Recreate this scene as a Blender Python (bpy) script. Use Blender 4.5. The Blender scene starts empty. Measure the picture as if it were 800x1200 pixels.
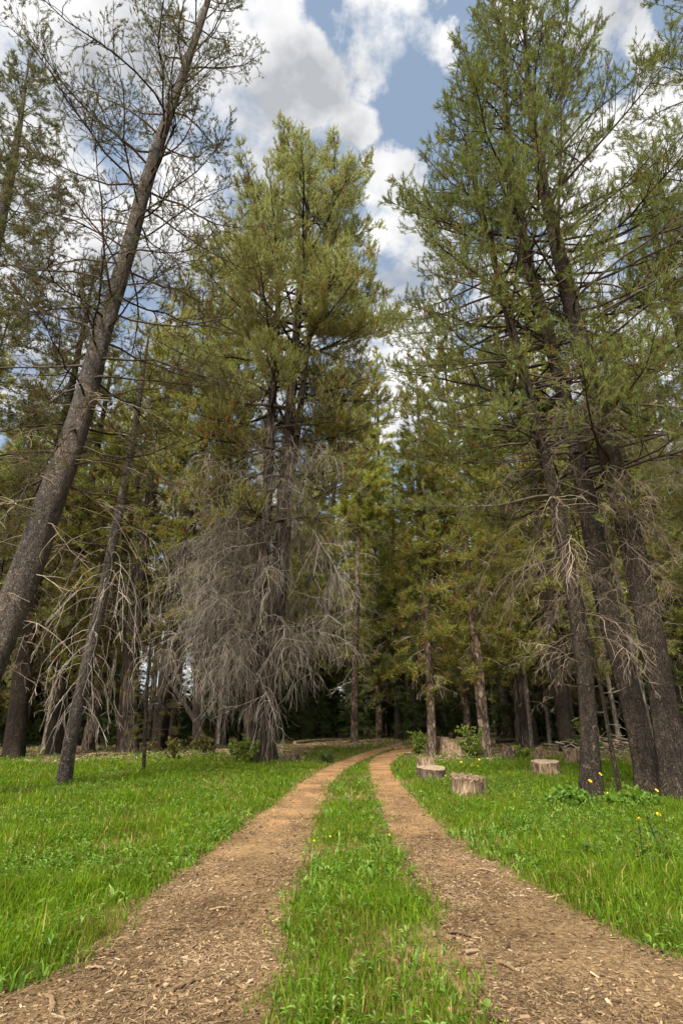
import bpy, math, random
import numpy as np
from mathutils import Vector

SC = bpy.context.scene
COL = SC.collection
PI = math.pi

# ------------------------------------------------------------------ camera maths
F_PX, PITCH, CAM_H = 620.0, math.radians(21.5), 1.2
CP, SP = math.cos(PITCH), math.sin(PITCH)


def ray(u, v):
    a, b = (u - 400) / F_PX, (600 - v) / F_PX
    return np.array([a, CP - b * SP, SP + b * CP])


def ground(u, v):
    d = ray(u, v)
    t = -CAM_H / d[2]
    return np.array([d[0] * t, d[1] * t])


def at_y(u, v, y):
    d = ray(u, v)
    t = y / d[1]
    return np.array([d[0] * t, y, CAM_H + d[2] * t]), t


# ------------------------------------------------------------------ smooth 2D noise
_nr = np.random.default_rng(5)
_nd = _nr.uniform(0, 2 * PI, 24)
_np = _nr.uniform(0, 2 * PI, 24)
_nk = _nr.uniform(0.6, 1.7, 24)


def sn(x, y, scale=1.0, seed=0):
    """sum of sines, about -1..1; scale = features per metre"""
    o = 0
    for i in range(7):
        j = (i + seed * 5) % 24
        k = 2 * PI * scale * _nk[j]
        o = o + np.sin(k * (x * np.cos(_nd[j]) + y * np.sin(_nd[j])) + _np[j] + seed * 1.7)
    return o / 4.0


def gz(x, y):
    return 0.035 * sn(x, y, 0.09, 3) * np.clip(np.hypot(x, y) / 4, 0, 1)


# ------------------------------------------------------------------ mesh builder
class MB:
    def __init__(s):
        s.v, s.q, s.t, s.n, s.tint = [], [], [], 0, []
        s.qm, s.tm = [], []

    def add(s, v, q=None, t=None, tint=0.5, mat=0):
        v = np.asarray(v, dtype=np.float32).reshape(-1, 3)
        if q is not None and len(q):
            q = np.asarray(q, dtype=np.int64).reshape(-1, 4) + s.n
            s.q.append(q)
            s.qm.append(np.full(len(q), mat))
        if t is not None and len(t):
            t = np.asarray(t, dtype=np.int64).reshape(-1, 3) + s.n
            s.t.append(t)
            s.tm.append(np.full(len(t), mat))
        s.v.append(v)
        s.tint.append(np.broadcast_to(np.asarray(tint, dtype=np.float32), (len(v),)))
        s.n += len(v)
        return s

    def build(s, name, mats, parent=None, smooth=True, loc=None, link=True):
        me = bpy.data.meshes.new(name)
        v = np.concatenate(s.v) if s.v else np.zeros((0, 3), np.float32)
        q = np.concatenate(s.q) if s.q else np.zeros((0, 4), np.int64)
        t = np.concatenate(s.t) if s.t else np.zeros((0, 3), np.int64)
        nq, nt = len(q), len(t)
        me.vertices.add(len(v))
        me.vertices.foreach_set('co', v.ravel())
        loops = np.concatenate([q.ravel(), t.ravel()]).astype(np.int32)
        me.loops.add(len(loops))
        me.loops.foreach_set('vertex_index', loops)
        me.polygons.add(nq + nt)
        st = np.concatenate([np.arange(nq) * 4, nq * 4 + np.arange(nt) * 3]).astype(np.int32)
        me.polygons.foreach_set('loop_start', st)
        if not isinstance(mats, (list, tuple)):
            mats = [mats]
        for m in mats:
            me.materials.append(m)
        if len(mats) > 1:
            mi = np.concatenate([np.concatenate(s.qm) if s.qm else np.zeros(0), np.concatenate(s.tm) if s.tm else np.zeros(0)]).astype(np.int32)
            me.polygons.foreach_set('material_index', mi)
        me.polygons.foreach_set('use_smooth', np.full(nq + nt, bool(smooth)))
        at = me.attributes.new('tint', 'FLOAT', 'POINT')
        at.data.foreach_set('value', np.concatenate(s.tint).astype(np.float32))
        me.update(calc_edges=True)
        o = bpy.data.objects.new(name, me)
        COL.objects.link(o)
        if parent is not None:
            o.parent = parent
        if loc is not None:
            o.location = loc
        return o


def nrm(a):
    return a / np.maximum(np.linalg.norm(a, axis=-1, keepdims=True), 1e-9)


def tubes(P, R, k):
    """P (N,S,3) R (N,S): returns verts, quads"""
    N, S, _ = P.shape
    T = np.gradient(P, axis=1)
    T = nrm(T)
    m = nrm(T.mean(1))
    ref = np.where((np.abs(m[:, 2:3]) < 0.85), np.array([[0, 0, 1.0]]), np.array([[1.0, 0, 0]]))
    U = nrm(np.cross(T, ref[:, None, :]))
    V = np.cross(T, U)
    a = np.arange(k) * 2 * PI / k
    ring = U[:, :, None, :] * np.cos(a)[None, None, :, None] + V[:, :, None, :] * np.sin(a)[None, None, :, None]
    verts = P[:, :, None, :] + ring * R[:, :, None, None]
    idx = np.arange(N * S * k).reshape(N, S, k)
    A = idx[:, :-1, :]
    B = idx[:, 1:, :]
    q = np.stack([A, np.roll(A, -1, 2), np.roll(B, -1, 2), B], -1).reshape(-1, 4)
    return verts.reshape(-1, 3), q


def empty(name, loc, label=None, cat=None, group=None):
    o = bpy.data.objects.new(name, None)
    o.empty_display_size = 0.2
    COL.objects.link(o)
    o.location = loc
    if label:
        tag(o, label, cat, group)
    return o


def tag(o, label=None, cat=None, group=None, kind=None):
    if label:
        o['label'] = label
    if cat:
        o['category'] = cat
    if group:
        o['group'] = group
    if kind:
        o['kind'] = kind
    return o


def dup(root, loc, rz, sc, label, group, tilt=(0, 0)):
    r = root.copy()
    COL.objects.link(r)
    r.location = loc
    r.rotation_euler = (tilt[0], tilt[1], rz)
    r.scale = sc
    r['label'] = label
    r['group'] = group
    for ch in list(root.children):
        c = ch.copy()
        COL.objects.link(c)
        c.parent = r
        for g in list(ch.children):
            d = g.copy()
            COL.objects.link(d)
            d.parent = c
    return r


# ------------------------------------------------------------------ materials
def newmat(name):
    m = bpy.data.materials.new(name)
    m.use_nodes = True
    nt = m.node_tree
    nt.nodes.clear()
    out = nt.nodes.new('ShaderNodeOutputMaterial')
    return m, nt, out


def nd(nt, typ, **kw):
    n = nt.nodes.new(typ)
    for k, val in kw.items():
        if k.startswith('i_'):
            n.inputs[k[2:].replace('_', ' ')].default_value = val
        else:
            setattr(n, k, val)
    return n


def ramp(nt, src, stops, interp='LINEAR'):
    r = nt.nodes.new('ShaderNodeValToRGB')
    r.color_ramp.interpolation = interp
    e = r.color_ramp.elements
    while len(e) < len(stops):
        e.new(0.5)
    for i, (p, c) in enumerate(stops):
        e[i].position = p
        e[i].color = (c[0], c[1], c[2], 1)
    nt.links.new(src, r.inputs[0])
    return r


def noise(nt, vec, scale, detail=4, rough=0.55):
    n = nt.nodes.new('ShaderNodeTexNoise')
    n.inputs['Scale'].default_value = scale
    n.inputs['Detail'].default_value = detail
    n.inputs['Roughness'].default_value = rough
    if vec is not None:
        nt.links.new(vec, n.inputs['Vector'])
    return n


def mapping(nt, scale, coord='Object'):
    tc = nt.nodes.new('ShaderNodeTexCoord')
    mp = nt.nodes.new('ShaderNodeMapping')
    mp.inputs['Scale'].default_value = scale
    nt.links.new(tc.outputs[coord], mp.inputs['Vector'])
    return mp.outputs['Vector']


def mixc(nt, fac, a, b, typ='MIX'):
    m = nt.nodes.new('ShaderNodeMix')
    m.data_type = 'RGBA'
    m.blend_type = typ
    for sock, val in ((0, fac), (6, a), (7, b)):
        if hasattr(val, 'links') or hasattr(val, 'is_output'):
            nt.links.new(val, m.inputs[sock])
        elif sock == 0:
            m.inputs[0].default_value = val
        else:
            m.inputs[sock].default_value = (*val, 1)
    return m.outputs[2]


def leaf_mat(name, stops, trans=0.35, tcol=1.3, gloss=0.0):
    m, nt, out = newmat(name)
    a = nd(nt, 'ShaderNodeAttribute', attribute_name='tint')
    r = ramp(nt, a.outputs['Fac'], stops)
    d = nd(nt, 'ShaderNodeBsdfDiffuse')
    nt.links.new(r.outputs[0], d.inputs['Color'])
    t = nd(nt, 'ShaderNodeBsdfTranslucent')
    hs = nd(nt, 'ShaderNodeHueSaturation', i_Value=tcol, i_Saturation=1.1)
    hs.inputs['Hue'].default_value = 0.492
    nt.links.new(r.outputs[0], hs.inputs['Color'])
    nt.links.new(hs.outputs[0], t.inputs['Color'])
    mx = nd(nt, 'ShaderNodeMixShader')
    mx.inputs[0].default_value = trans
    nt.links.new(d.outputs[0], mx.inputs[1])
    nt.links.new(t.outputs[0], mx.inputs[2])
    last = mx.outputs[0]
    if gloss > 0:
        g = nd(nt, 'ShaderNodeBsdfGlossy', i_Roughness=0.45)
        g.inputs['Color'].default_value = (0.8, 0.85, 0.75, 1)
        m2 = nd(nt, 'ShaderNodeMixShader')
        m2.inputs[0].default_value = gloss
        nt.links.new(last, m2.inputs[1])
        nt.links.new(g.outputs[0], m2.inputs[2])
        last = m2.outputs[0]
    nt.links.new(last, out.inputs['Surface'])
    return m


def bark_mat(name, crack, plate, pale, scale=9.0, stretch=0.3, bump=0.9):
    m, nt, out = newmat(name)
    vec = mapping(nt, (1, 1, stretch))
    warp = noise(nt, vec, scale * 0.6, 3)
    add = nd(nt, 'ShaderNodeMix', data_type='VECTOR')
    add.inputs[0].default_value = 0.22
    nt.links.new(vec, add.inputs[4])
    nt.links.new(warp.outputs['Color'], add.inputs[5])
    vo = nd(nt, 'ShaderNodeTexVoronoi', feature='DISTANCE_TO_EDGE', i_Scale=scale)
    nt.links.new(add.outputs[1], vo.inputs['Vector'])
    vc = nd(nt, 'ShaderNodeTexVoronoi', feature='F1', i_Scale=scale)
    nt.links.new(add.outputs[1], vc.inputs['Vector'])
    e = ramp(nt, vo.outputs['Distance'], [(0.0, (0, 0, 0)), (0.22, (1, 1, 1))])
    n2 = noise(nt, vec, scale * 4, 5, 0.65)
    n3 = noise(nt, mapping(nt, (1, 1, 0.7)), 1.3, 3)
    c1 = mixc(nt, n2.outputs['Fac'], plate, pale)
    bw = nd(nt, 'ShaderNodeRGBToBW')
    nt.links.new(vc.outputs['Color'], bw.inputs[0])
    c1b = mixc(nt, 0.5, c1, bw.outputs[0], 'SOFT_LIGHT')
    hs = nd(nt, 'ShaderNodeHueSaturation', i_Saturation=1.0)
    nt.links.new(c1b, hs.inputs['Color'])
    c2 = mixc(nt, e.outputs[0], crack, hs.outputs[0])
    v2 = nd(nt, 'ShaderNodeTexVoronoi', feature='DISTANCE_TO_EDGE', i_Scale=scale * 0.36)
    nt.links.new(add.outputs[1], v2.inputs['Vector'])
    n4 = noise(nt, vec, scale * 1.2, 3)
    jo = nd(nt, 'ShaderNodeMath', operation='MULTIPLY_ADD')
    nt.links.new(n4.outputs['Fac'], jo.inputs[0])
    jo.inputs[1].default_value = 0.16
    nt.links.new(v2.outputs['Distance'], jo.inputs[2])
    e2 = ramp(nt, jo.outputs[0], [(0.07, (0.5, 0.5, 0.5)), (0.2, (1.1, 1.1, 1.1))])
    c2 = mixc(nt, 1.0, c2, e2.outputs[0], 'MULTIPLY')
    r3 = ramp(nt, n3.outputs['Fac'], [(0.3, (0.55, 0.55, 0.56)), (0.5, (0.95, 0.95, 0.95)), (0.7, (1.4, 1.34, 1.27))])
    c3 = mixc(nt, 1.0, c2, r3.outputs[0], 'MULTIPLY')
    h = nd(nt, 'ShaderNodeMath', operation='ADD')
    nt.links.new(e.outputs[0], h.inputs[0])
    h2 = nd(nt, 'ShaderNodeMath', operation='MULTIPLY_ADD')
    nt.links.new(e2.outputs[0], h2.inputs[0])
    h2.inputs[1].default_value = 1.6
    nt.links.new(n2.outputs['Fac'], h2.inputs[2])
    nt.links.new(h2.outputs[0], h.inputs[1])
    b = nd(nt, 'ShaderNodeBump', i_Strength=bump, i_Distance=0.02)
    nt.links.new(h.outputs[0], b.inputs['Height'])
    p = nd(nt, 'ShaderNodeBsdfPrincipled', i_Roughness=0.9)
    p.inputs['Specular IOR Level'].default_value = 0.15
    nt.links.new(c3, p.inputs['Base Color'])
    nt.links.new(b.outputs[0], p.inputs['Normal'])
    nt.links.new(p.outputs[0], out.inputs['Surface'])
    return m


def twig_mat(name, dark, light):
    m, nt, out = newmat(name)
    a = nd(nt, 'ShaderNodeAttribute', attribute_name='tint')
    n = noise(nt, mapping(nt, (1, 1, 1)), 6.0, 3)
    ad = nd(nt, 'ShaderNodeMath', operation='MULTIPLY_ADD')
    nt.links.new(n.outputs['Fac'], ad.inputs[0])
    ad.inputs[1].default_value = 0.6
    sub = nd(nt, 'ShaderNodeMath', operation='SUBTRACT')
    nt.links.new(a.outputs['Fac'], sub.inputs[0])
    sub.inputs[1].default_value = 0.3
    nt.links.new(sub.outputs[0], ad.inputs[2])
    r = ramp(nt, ad.outputs[0], [(0.15, dark), (0.85, light)])
    d = nd(nt, 'ShaderNodeBsdfDiffuse')
    nt.links.new(r.outputs[0], d.inputs['Color'])
    nt.links.new(d.outputs[0], out.inputs['Surface'])
    return m


def simple_mat(name, stops, scale=8.0, stretch=(1, 1, 1), rough=0.9, bump=0.5, use_tint=False, bscale=None):
    m, nt, out = newmat(name)
    vec = mapping(nt, stretch)
    n = noise(nt, vec, scale, 5, 0.6)
    src = n.outputs['Fac']
    if use_tint:
        a = nd(nt, 'ShaderNodeAttribute', attribute_name='tint')
        mm = nd(nt, 'ShaderNodeMath', operation='MULTIPLY_ADD')
        nt.links.new(n.outputs['Fac'], mm.inputs[0])
        mm.inputs[1].default_value = 0.35
        sb = nd(nt, 'ShaderNodeMath', operation='SUBTRACT')
        nt.links.new(a.outputs['Fac'], sb.inputs[0])
        sb.inputs[1].default_value = 0.175
        nt.links.new(sb.outputs[0], mm.inputs[2])
        src = mm.outputs[0]
    r = ramp(nt, src, stops)
    p = nd(nt, 'ShaderNodeBsdfPrincipled', i_Roughness=rough)
    p.inputs['Specular IOR Level'].default_value = 0.2
    nt.links.new(r.outputs[0], p.inputs['Base Color'])
    n2 = noise(nt, vec, bscale or scale * 2.5, 5, 0.7)
    b = nd(nt, 'ShaderNodeBump', i_Strength=bump, i_Distance=0.02)
    nt.links.new(n2.outputs['Fac'], b.inputs['Height'])
    nt.links.new(b.outputs[0], p.inputs['Normal'])
    nt.links.new(p.outputs[0], out.inputs['Surface'])
    return m


M = {}
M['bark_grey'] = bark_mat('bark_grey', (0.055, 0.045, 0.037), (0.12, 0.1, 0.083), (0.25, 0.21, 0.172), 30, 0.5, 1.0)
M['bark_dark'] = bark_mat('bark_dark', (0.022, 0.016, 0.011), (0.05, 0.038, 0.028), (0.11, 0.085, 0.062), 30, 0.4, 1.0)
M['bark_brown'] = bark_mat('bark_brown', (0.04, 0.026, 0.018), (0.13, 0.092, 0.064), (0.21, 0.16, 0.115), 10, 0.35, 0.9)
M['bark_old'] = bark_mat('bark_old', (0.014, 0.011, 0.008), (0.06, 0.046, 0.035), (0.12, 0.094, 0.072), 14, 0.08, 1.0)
M['bark_pale'] = bark_mat('bark_pale', (0.08, 0.065, 0.05), (0.24, 0.2, 0.16), (0.36, 0.31, 0.25), 12, 0.2, 0.8)
M['wood_live'] = twig_mat('wood_live', (0.03, 0.023, 0.018), (0.11, 0.088, 0.07))
M['wood_dead'] = twig_mat('wood_dead', (0.1, 0.078, 0.055), (0.36, 0.29, 0.215))
M['wood_grey'] = twig_mat('wood_grey', (0.085, 0.07, 0.056), (0.4, 0.35, 0.29))
M['wood_bleached'] = twig_mat('wood_bleached', (0.17, 0.14, 0.11), (0.5, 0.43, 0.35))
BR = (0.14, 0.075, 0.025)
M['needle_pine'] = leaf_mat('needle_pine', [(0.0, (0.2, 0.11, 0.035)), (0.1, (0.13, 0.1, 0.03)), (0.3, (0.1, 0.12, 0.035)), (0.65, (0.16, 0.19, 0.06)), (1.0, (0.23, 0.27, 0.085))], 0.45)
M['needle_olive'] = leaf_mat('needle_olive', [(0.0, (0.27, 0.15, 0.045)), (0.12, (0.2, 0.16, 0.045)), (0.3, (0.165, 0.175, 0.042)), (0.65, (0.24, 0.26, 0.06)), (1.0, (0.34, 0.36, 0.09))], 0.45)
M['needle_gold'] = leaf_mat('needle_gold', [(0.0, (0.3, 0.15, 0.05)), (0.12, (0.23, 0.165, 0.055)), (0.3, (0.19, 0.175, 0.055)), (0.6, (0.25, 0.26, 0.085)), (1.0, (0.33, 0.37, 0.15))], 0.48)
M['needle_grey'] = leaf_mat('needle_grey', [(0.0, (0.16, 0.085, 0.035)), (0.15, (0.06, 0.06, 0.028)), (0.45, (0.085, 0.095, 0.04)), (1.0, (0.19, 0.2, 0.09))], 0.38)
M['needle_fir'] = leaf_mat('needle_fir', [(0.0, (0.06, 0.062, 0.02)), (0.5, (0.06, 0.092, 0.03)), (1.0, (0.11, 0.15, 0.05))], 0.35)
M['grass'] = leaf_mat('grass', [(0.0, (0.4, 0.32, 0.12)), (0.06, (0.15, 0.15, 0.025)), (0.3, (0.068, 0.13, 0.01)), (0.7, (0.122, 0.207, 0.014)), (1.0, (0.225, 0.31, 0.028))], 0.45, 1.35, 0.0)
M['leafy'] = leaf_mat('leafy', [(0.0, (0.2, 0.18, 0.04)), (0.3, (0.066, 0.14, 0.015)), (0.7, (0.118, 0.21, 0.026)), (1.0, (0.22, 0.32, 0.07))], 0.4, 1.3, 0.012)
M['shrub_light'] = leaf_mat('shrub_light', [(0.0, (0.08, 0.11, 0.02)), (1.0, (0.19, 0.25, 0.05))], 0.4)
M['shrub_brown'] = leaf_mat('shrub_brown', [(0.0, (0.09, 0.06, 0.025)), (0.5, (0.09, 0.08, 0.025)), (1.0, (0.12, 0.14, 0.035))], 0.35)
M['forb_dark'] = leaf_mat('forb_dark', [(0.0, (0.03, 0.05, 0.012)), (1.0, (0.08, 0.13, 0.035))], 0.25)
M['chips'] = simple_mat('chips', [(0.0, (0.05, 0.03, 0.014)), (0.35, (0.15, 0.098, 0.052)), (0.7, (0.265, 0.182, 0.103)), (1.0, (0.39, 0.29, 0.185))], 30, (1, 1, 1), 0.9, 0.4, True)
M['stump_side'] = simple_mat('stump_side', [(0.34, (0.03, 0.02, 0.012)), (0.47, (0.12, 0.08, 0.048)), (0.6, (0.23, 0.165, 0.1)), (0.72, (0.36, 0.28, 0.19))], 22, (1, 1, 0.22), 0.95, 1.0, False, 30)
M['stump_bark'] = simple_mat('stump_bark', [(0.34, (0.018, 0.013, 0.009)), (0.55, (0.085, 0.06, 0.04)), (0.72, (0.2, 0.15, 0.1))], 20, (1, 1, 0.35), 0.95, 1.0, False, 30)
M['stump_top'] = simple_mat('stump_top', [(0.3, (0.14, 0.095, 0.06)), (0.7, (0.34, 0.26, 0.18))], 14, (1, 1, 1), 0.9, 0.5)
M['yellow'] = simple_mat('yellow', [(0.3, (0.7, 0.36, 0.015)), (0.7, (0.85, 0.52, 0.03))], 20, bump=0.1)
M['flower_eye'] = simple_mat('flower_eye', [(0.3, (0.12, 0.05, 0.01)), (0.7, (0.3, 0.14, 0.02))], 40, bump=0.1)
M['rock'] = simple_mat('rock', [(0.3, (0.06, 0.06, 0.055)), (0.7, (0.2, 0.19, 0.175))], 10)


def ground_material():
    m, nt, out = newmat('forest_ground')
    vec = mapping(nt, (1, 1, 1))
    n1 = noise(nt, vec, 0.35, 5, 0.6)
    n2 = noise(nt, vec, 9.0, 6, 0.7)
    n3 = noise(nt, vec, 60.0, 4, 0.7)
    c1 = ramp(nt, n2.outputs['Fac'], [(0.3, (0.05, 0.033, 0.018)), (0.5, (0.15, 0.088, 0.044)), (0.7, (0.25, 0.155, 0.08))])
    c2 = ramp(nt, n2.outputs['Fac'], [(0.3, (0.03, 0.045, 0.012)), (0.7, (0.09, 0.12, 0.025))])
    f = ramp(nt, n1.outputs['Fac'], [(0.52, (0, 0, 0)), (0.7, (0.7, 0.7, 0.7))])
    c = mixc(nt, f.outputs[0], c1.outputs[0], c2.outputs[0])
    f3 = ramp(nt, n3.outputs['Fac'], [(0.3, (0.6, 0.6, 0.6)), (0.7, (1.3, 1.3, 1.3))])
    c = mixc(nt, 1.0, c, f3.outputs[0], 'MULTIPLY')
    b = nd(nt, 'ShaderNodeBump', i_Strength=0.9, i_Distance=0.03)
    nt.links.new(n2.outputs['Fac'], b.inputs['Height'])
    p = nd(nt, 'ShaderNodeBsdfPrincipled', i_Roughness=1.0)
    p.inputs['Specular IOR Level'].default_value = 0.1
    nt.links.new(c, p.inputs['Base Color'])
    nt.links.new(b.outputs[0], p.inputs['Normal'])
    nt.links.new(p.outputs[0], out.inputs['Surface'])
    return m


def track_material():
    m, nt, out = newmat('bark_mulch_soil')
    vec = mapping(nt, (1, 1, 1))
    sep = nd(nt, 'ShaderNodeSeparateXYZ')
    nt.links.new(vec, sep.inputs[0])
    n1 = noise(nt, vec, 1.6, 5, 0.6)
    n2 = noise(nt, vec, 28.0, 6, 0.7)
    n3 = noise(nt, vec, 110.0, 3, 0.7)
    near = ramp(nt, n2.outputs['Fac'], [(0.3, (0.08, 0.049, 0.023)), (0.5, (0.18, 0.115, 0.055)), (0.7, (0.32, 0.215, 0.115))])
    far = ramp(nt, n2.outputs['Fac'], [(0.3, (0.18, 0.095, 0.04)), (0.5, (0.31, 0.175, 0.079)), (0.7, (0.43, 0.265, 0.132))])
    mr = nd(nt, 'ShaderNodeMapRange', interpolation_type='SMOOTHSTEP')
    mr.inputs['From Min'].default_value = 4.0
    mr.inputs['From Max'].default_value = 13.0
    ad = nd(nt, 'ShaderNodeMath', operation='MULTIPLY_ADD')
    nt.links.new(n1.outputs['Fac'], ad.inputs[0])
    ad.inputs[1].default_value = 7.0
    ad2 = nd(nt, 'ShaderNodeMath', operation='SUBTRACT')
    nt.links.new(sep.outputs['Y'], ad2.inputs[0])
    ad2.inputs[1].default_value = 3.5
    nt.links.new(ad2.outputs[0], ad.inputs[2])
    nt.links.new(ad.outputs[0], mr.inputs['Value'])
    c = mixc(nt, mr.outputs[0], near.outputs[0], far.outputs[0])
    r1 = ramp(nt, n1.outputs['Fac'], [(0.32, (0.55, 0.53, 0.52)), (0.5, (0.9, 0.9, 0.9)), (0.66, (1.2, 1.2, 1.2))])
    c = mixc(nt, 1.0, c, r1.outputs[0], 'MULTIPLY')
    r3 = ramp(nt, n3.outputs['Fac'], [(0.3, (0.7, 0.7, 0.7)), (0.7, (1.25, 1.25, 1.25))])
    c = mixc(nt, 1.0, c, r3.outputs[0], 'MULTIPLY')
    hh = nd(nt, 'ShaderNodeMath', operation='MULTIPLY_ADD')
    nt.links.new(n3.outputs['Fac'], hh.inputs[0])
    hh.inputs[1].default_value = 0.35
    nt.links.new(n2.outputs['Fac'], hh.inputs[2])
    b = nd(nt, 'ShaderNodeBump', i_Strength=1.0, i_Distance=0.025)
    nt.links.new(hh.outputs[0], b.inputs['Height'])
    p = nd(nt, 'ShaderNodeBsdfPrincipled', i_Roughness=1.0)
    p.inputs['Specular IOR Level'].default_value = 0.1
    nt.links.new(c, p.inputs['Base Color'])
    nt.links.new(b.outputs[0], p.inputs['Normal'])
    nt.links.new(p.outputs[0], out.inputs['Surface'])
    return m


# ------------------------------------------------------------------ camera, sun, sky
cd = bpy.data.cameras.new('camera')
cd.sensor_fit = 'VERTICAL'
cd.sensor_height = 36.0
cd.lens = 36.0 * F_PX / 1200.0
cd.clip_end = 3000
cd.clip_start = 0.05
cam = bpy.data.objects.new('camera', cd)
COL.objects.link(cam)
cam.location = (0, 0, CAM_H)
cam.rotation_euler = (PI / 2 + PITCH, 0, 0)
SC.camera = cam

SUN_EL, SUN_AZ = math.radians(47), math.radians(202)      # azimuth clockwise from +Y: behind the camera, to its left
sd = Vector((math.sin(SUN_AZ) * math.cos(SUN_EL), math.cos(SUN_AZ) * math.cos(SUN_EL), math.sin(SUN_EL)))
sl = bpy.data.lights.new('sun', 'SUN')
sl.energy = 3.1
sl.angle = math.radians(8)
sl.color = (1.0, 0.95, 0.86)
so = bpy.data.objects.new('sun', sl)
COL.objects.link(so)
so.location = sd * 60
so.rotation_euler = (-sd).to_track_quat('-Z', 'Y').to_euler()

CLOUDS = [  # direction (as seen in the photograph), angular radius in degrees, weight
    (345, 85, 5, 1.0), (318, 60, 5, 0.9), (372, 120, 3, 0.8), (335, 30, 4, .7), (442, 45, 4, 0.95), (478, 32, 3.4, 0.8), (508, 62, 3, 0.95), (428, 148, 2.6, .7),
    (462, 225, 3.6, 1.0), (440, 290, 6, .9), (490, 330, 8, .9), (50, 30, 15, 0.95), (150, 70, 13, .95), (250, 60, 10, .9), (-80, 60, 20, 0.95), (200, 180, 12, .85), (270, 160, 7, .8),
    (775, 135, 4, 0.95), (700, 210, 7, 0.85), (742, 50, 2.5, 0.9), (620, -10, 3, 0.9), (685, 10, 3, .8), (860, 160, 9, .8),
    (620, 400, 14, .95), (510, 440, 14, .95), (250, 340, 16, .8), (80, 350, 18, .8), (760, 430, 13, .9)]


def make_world():
    w = bpy.data.worlds.new('World')
    SC.world = w
    w.use_nodes = True
    nt = w.node_tree
    nt.nodes.clear()
    out = nt.nodes.new('ShaderNodeOutputWorld')
    bg = nt.nodes.new('ShaderNodeBackground')
    bg.inputs['Strength'].default_value = 0.1
    sky = nt.nodes.new('ShaderNodeTexSky')
    sky.sky_type = 'NISHITA'
    sky.sun_disc = False
    sky.sun_elevation = SUN_EL
    sky.sun_rotation = SUN_AZ
    sky.air_density = 1.0
    sky.dust_density = 1.5
    sky.ozone_density = 1.0
    tc = nt.nodes.new('ShaderNodeTexCoord')
    d = tc.outputs['Generated']
    sep = nt.nodes.new('ShaderNodeSeparateXYZ')
    nt.links.new(d, sep.inputs[0])
    zz = nd(nt, 'ShaderNodeMath', operation='MAXIMUM')
    nt.links.new(sep.outputs['Z'], zz.inputs[0])
    zz.inputs[1].default_value = 0.0
    za = nd(nt, 'ShaderNodeMath', operation='ADD')
    nt.links.new(zz.outputs[0], za.inputs[0])
    za.inputs[1].default_value = 0.25
    dv = nd(nt, 'ShaderNodeVectorMath', operation='DIVIDE')
    nt.links.new(d, dv.inputs[0])
    cmb = nt.nodes.new('ShaderNodeCombineXYZ')
    for i in range(3):
        nt.links.new(za.outputs[0], cmb.inputs[i])
    nt.links.new(cmb.outputs[0], dv.inputs[1])
    n1 = noise(nt, dv.outputs[0], 7.5, 10, 0.58)
    n2 = noise(nt, dv.outputs[0], 5.0, 8, 0.55)
    nw = noise(nt, d, 9.0, 6, 0.6)
    sb = nd(nt, 'ShaderNodeVectorMath', operation='SUBTRACT')
    nt.links.new(nw.outputs['Color'], sb.inputs[0])
    sb.inputs[1].default_value = (0.5, 0.5, 0.5)
    scl = nd(nt, 'ShaderNodeVectorMath', operation='SCALE')
    nt.links.new(sb.outputs[0], scl.inputs[0])
    scl.inputs['Scale'].default_value = 0.17
    adw = nd(nt, 'ShaderNodeVectorMath', operation='ADD')
    nt.links.new(d, adw.inputs[0])
    nt.links.new(scl.outputs[0], adw.inputs[1])
    nzd = nd(nt, 'ShaderNodeVectorMath', operation='NORMALIZE')
    nt.links.new(adw.outputs[0], nzd.inputs[0])
    dw = nzd.outputs[0]
    acc = None
    for (u, v, r, wt) in CLOUDS:
        c = nrm(ray(u, v))
        dt = nd(nt, 'ShaderNodeVectorMath', operation='DOT_PRODUCT')
        nt.links.new(dw, dt.inputs[0])
        dt.inputs[1].default_value = tuple(c)
        mr = nd(nt, 'ShaderNodeMapRange', interpolation_type='SMOOTHSTEP')
        mr.inputs['From Min'].default_value = math.cos(math.radians(r))
        mr.inputs['From Max'].default_value = math.cos(math.radians(r * 0.25))
        mr.inputs['To Min'].default_value = 0
        mr.inputs['To Max'].default_value = wt
        nt.links.new(dt.outputs['Value'], mr.inputs['Value'])
        if acc is None:
            acc = mr.outputs[0]
        else:
            mx = nd(nt, 'ShaderNodeMath', operation='MAXIMUM')
            nt.links.new(acc, mx.inputs[0])
            nt.links.new(mr.outputs[0], mx.inputs[1])
            acc = mx.outputs[0]
    den = nd(nt, 'ShaderNodeMath', operation='MULTIPLY_ADD')     # noise*2.6 + blobs
    nt.links.new(n1.outputs['Fac'], den.inputs[0])
    den.inputs[1].default_value = 4.4
    low = nd(nt, 'ShaderNodeMapRange', interpolation_type='SMOOTHSTEP')
    low.inputs['From Min'].default_value = 0.1
    low.inputs['From Max'].default_value = 0.62
    low.inputs['To Min'].default_value = 0.75
    low.inputs['To Max'].default_value = 0.0
    nt.links.new(sep.outputs['Z'], low.inputs['Value'])
    mxl = nd(nt, 'ShaderNodeMath', operation='MAXIMUM')
    nt.links.new(acc, mxl.inputs[0])
    nt.links.new(low.outputs[0], mxl.inputs[1])
    nt.links.new(mxl.outputs[0], den.inputs[2])
    mr = nd(nt, 'ShaderNodeMapRange', interpolation_type='SMOOTHSTEP')
    mr.inputs['From Min'].default_value = 2.38
    mr.inputs['From Max'].default_value = 3.2
    nt.links.new(den.outputs[0], mr.inputs['Value'])
    # cloud shade: thick middles greyer, edges white
    sh = ramp(nt, n2.outputs['Fac'], [(0.36, (2.0, 2.08, 2.2)), (0.48, (3.5, 3.5, 3.55)), (0.6, (4.3, 4.26, 4.2))])
    skd = mixc(nt, 0.55, sky.outputs[0], (1.5, 1.85, 2.2))
    col = mixc(nt, mr.outputs[0], skd, sh.outputs[0])
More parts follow.
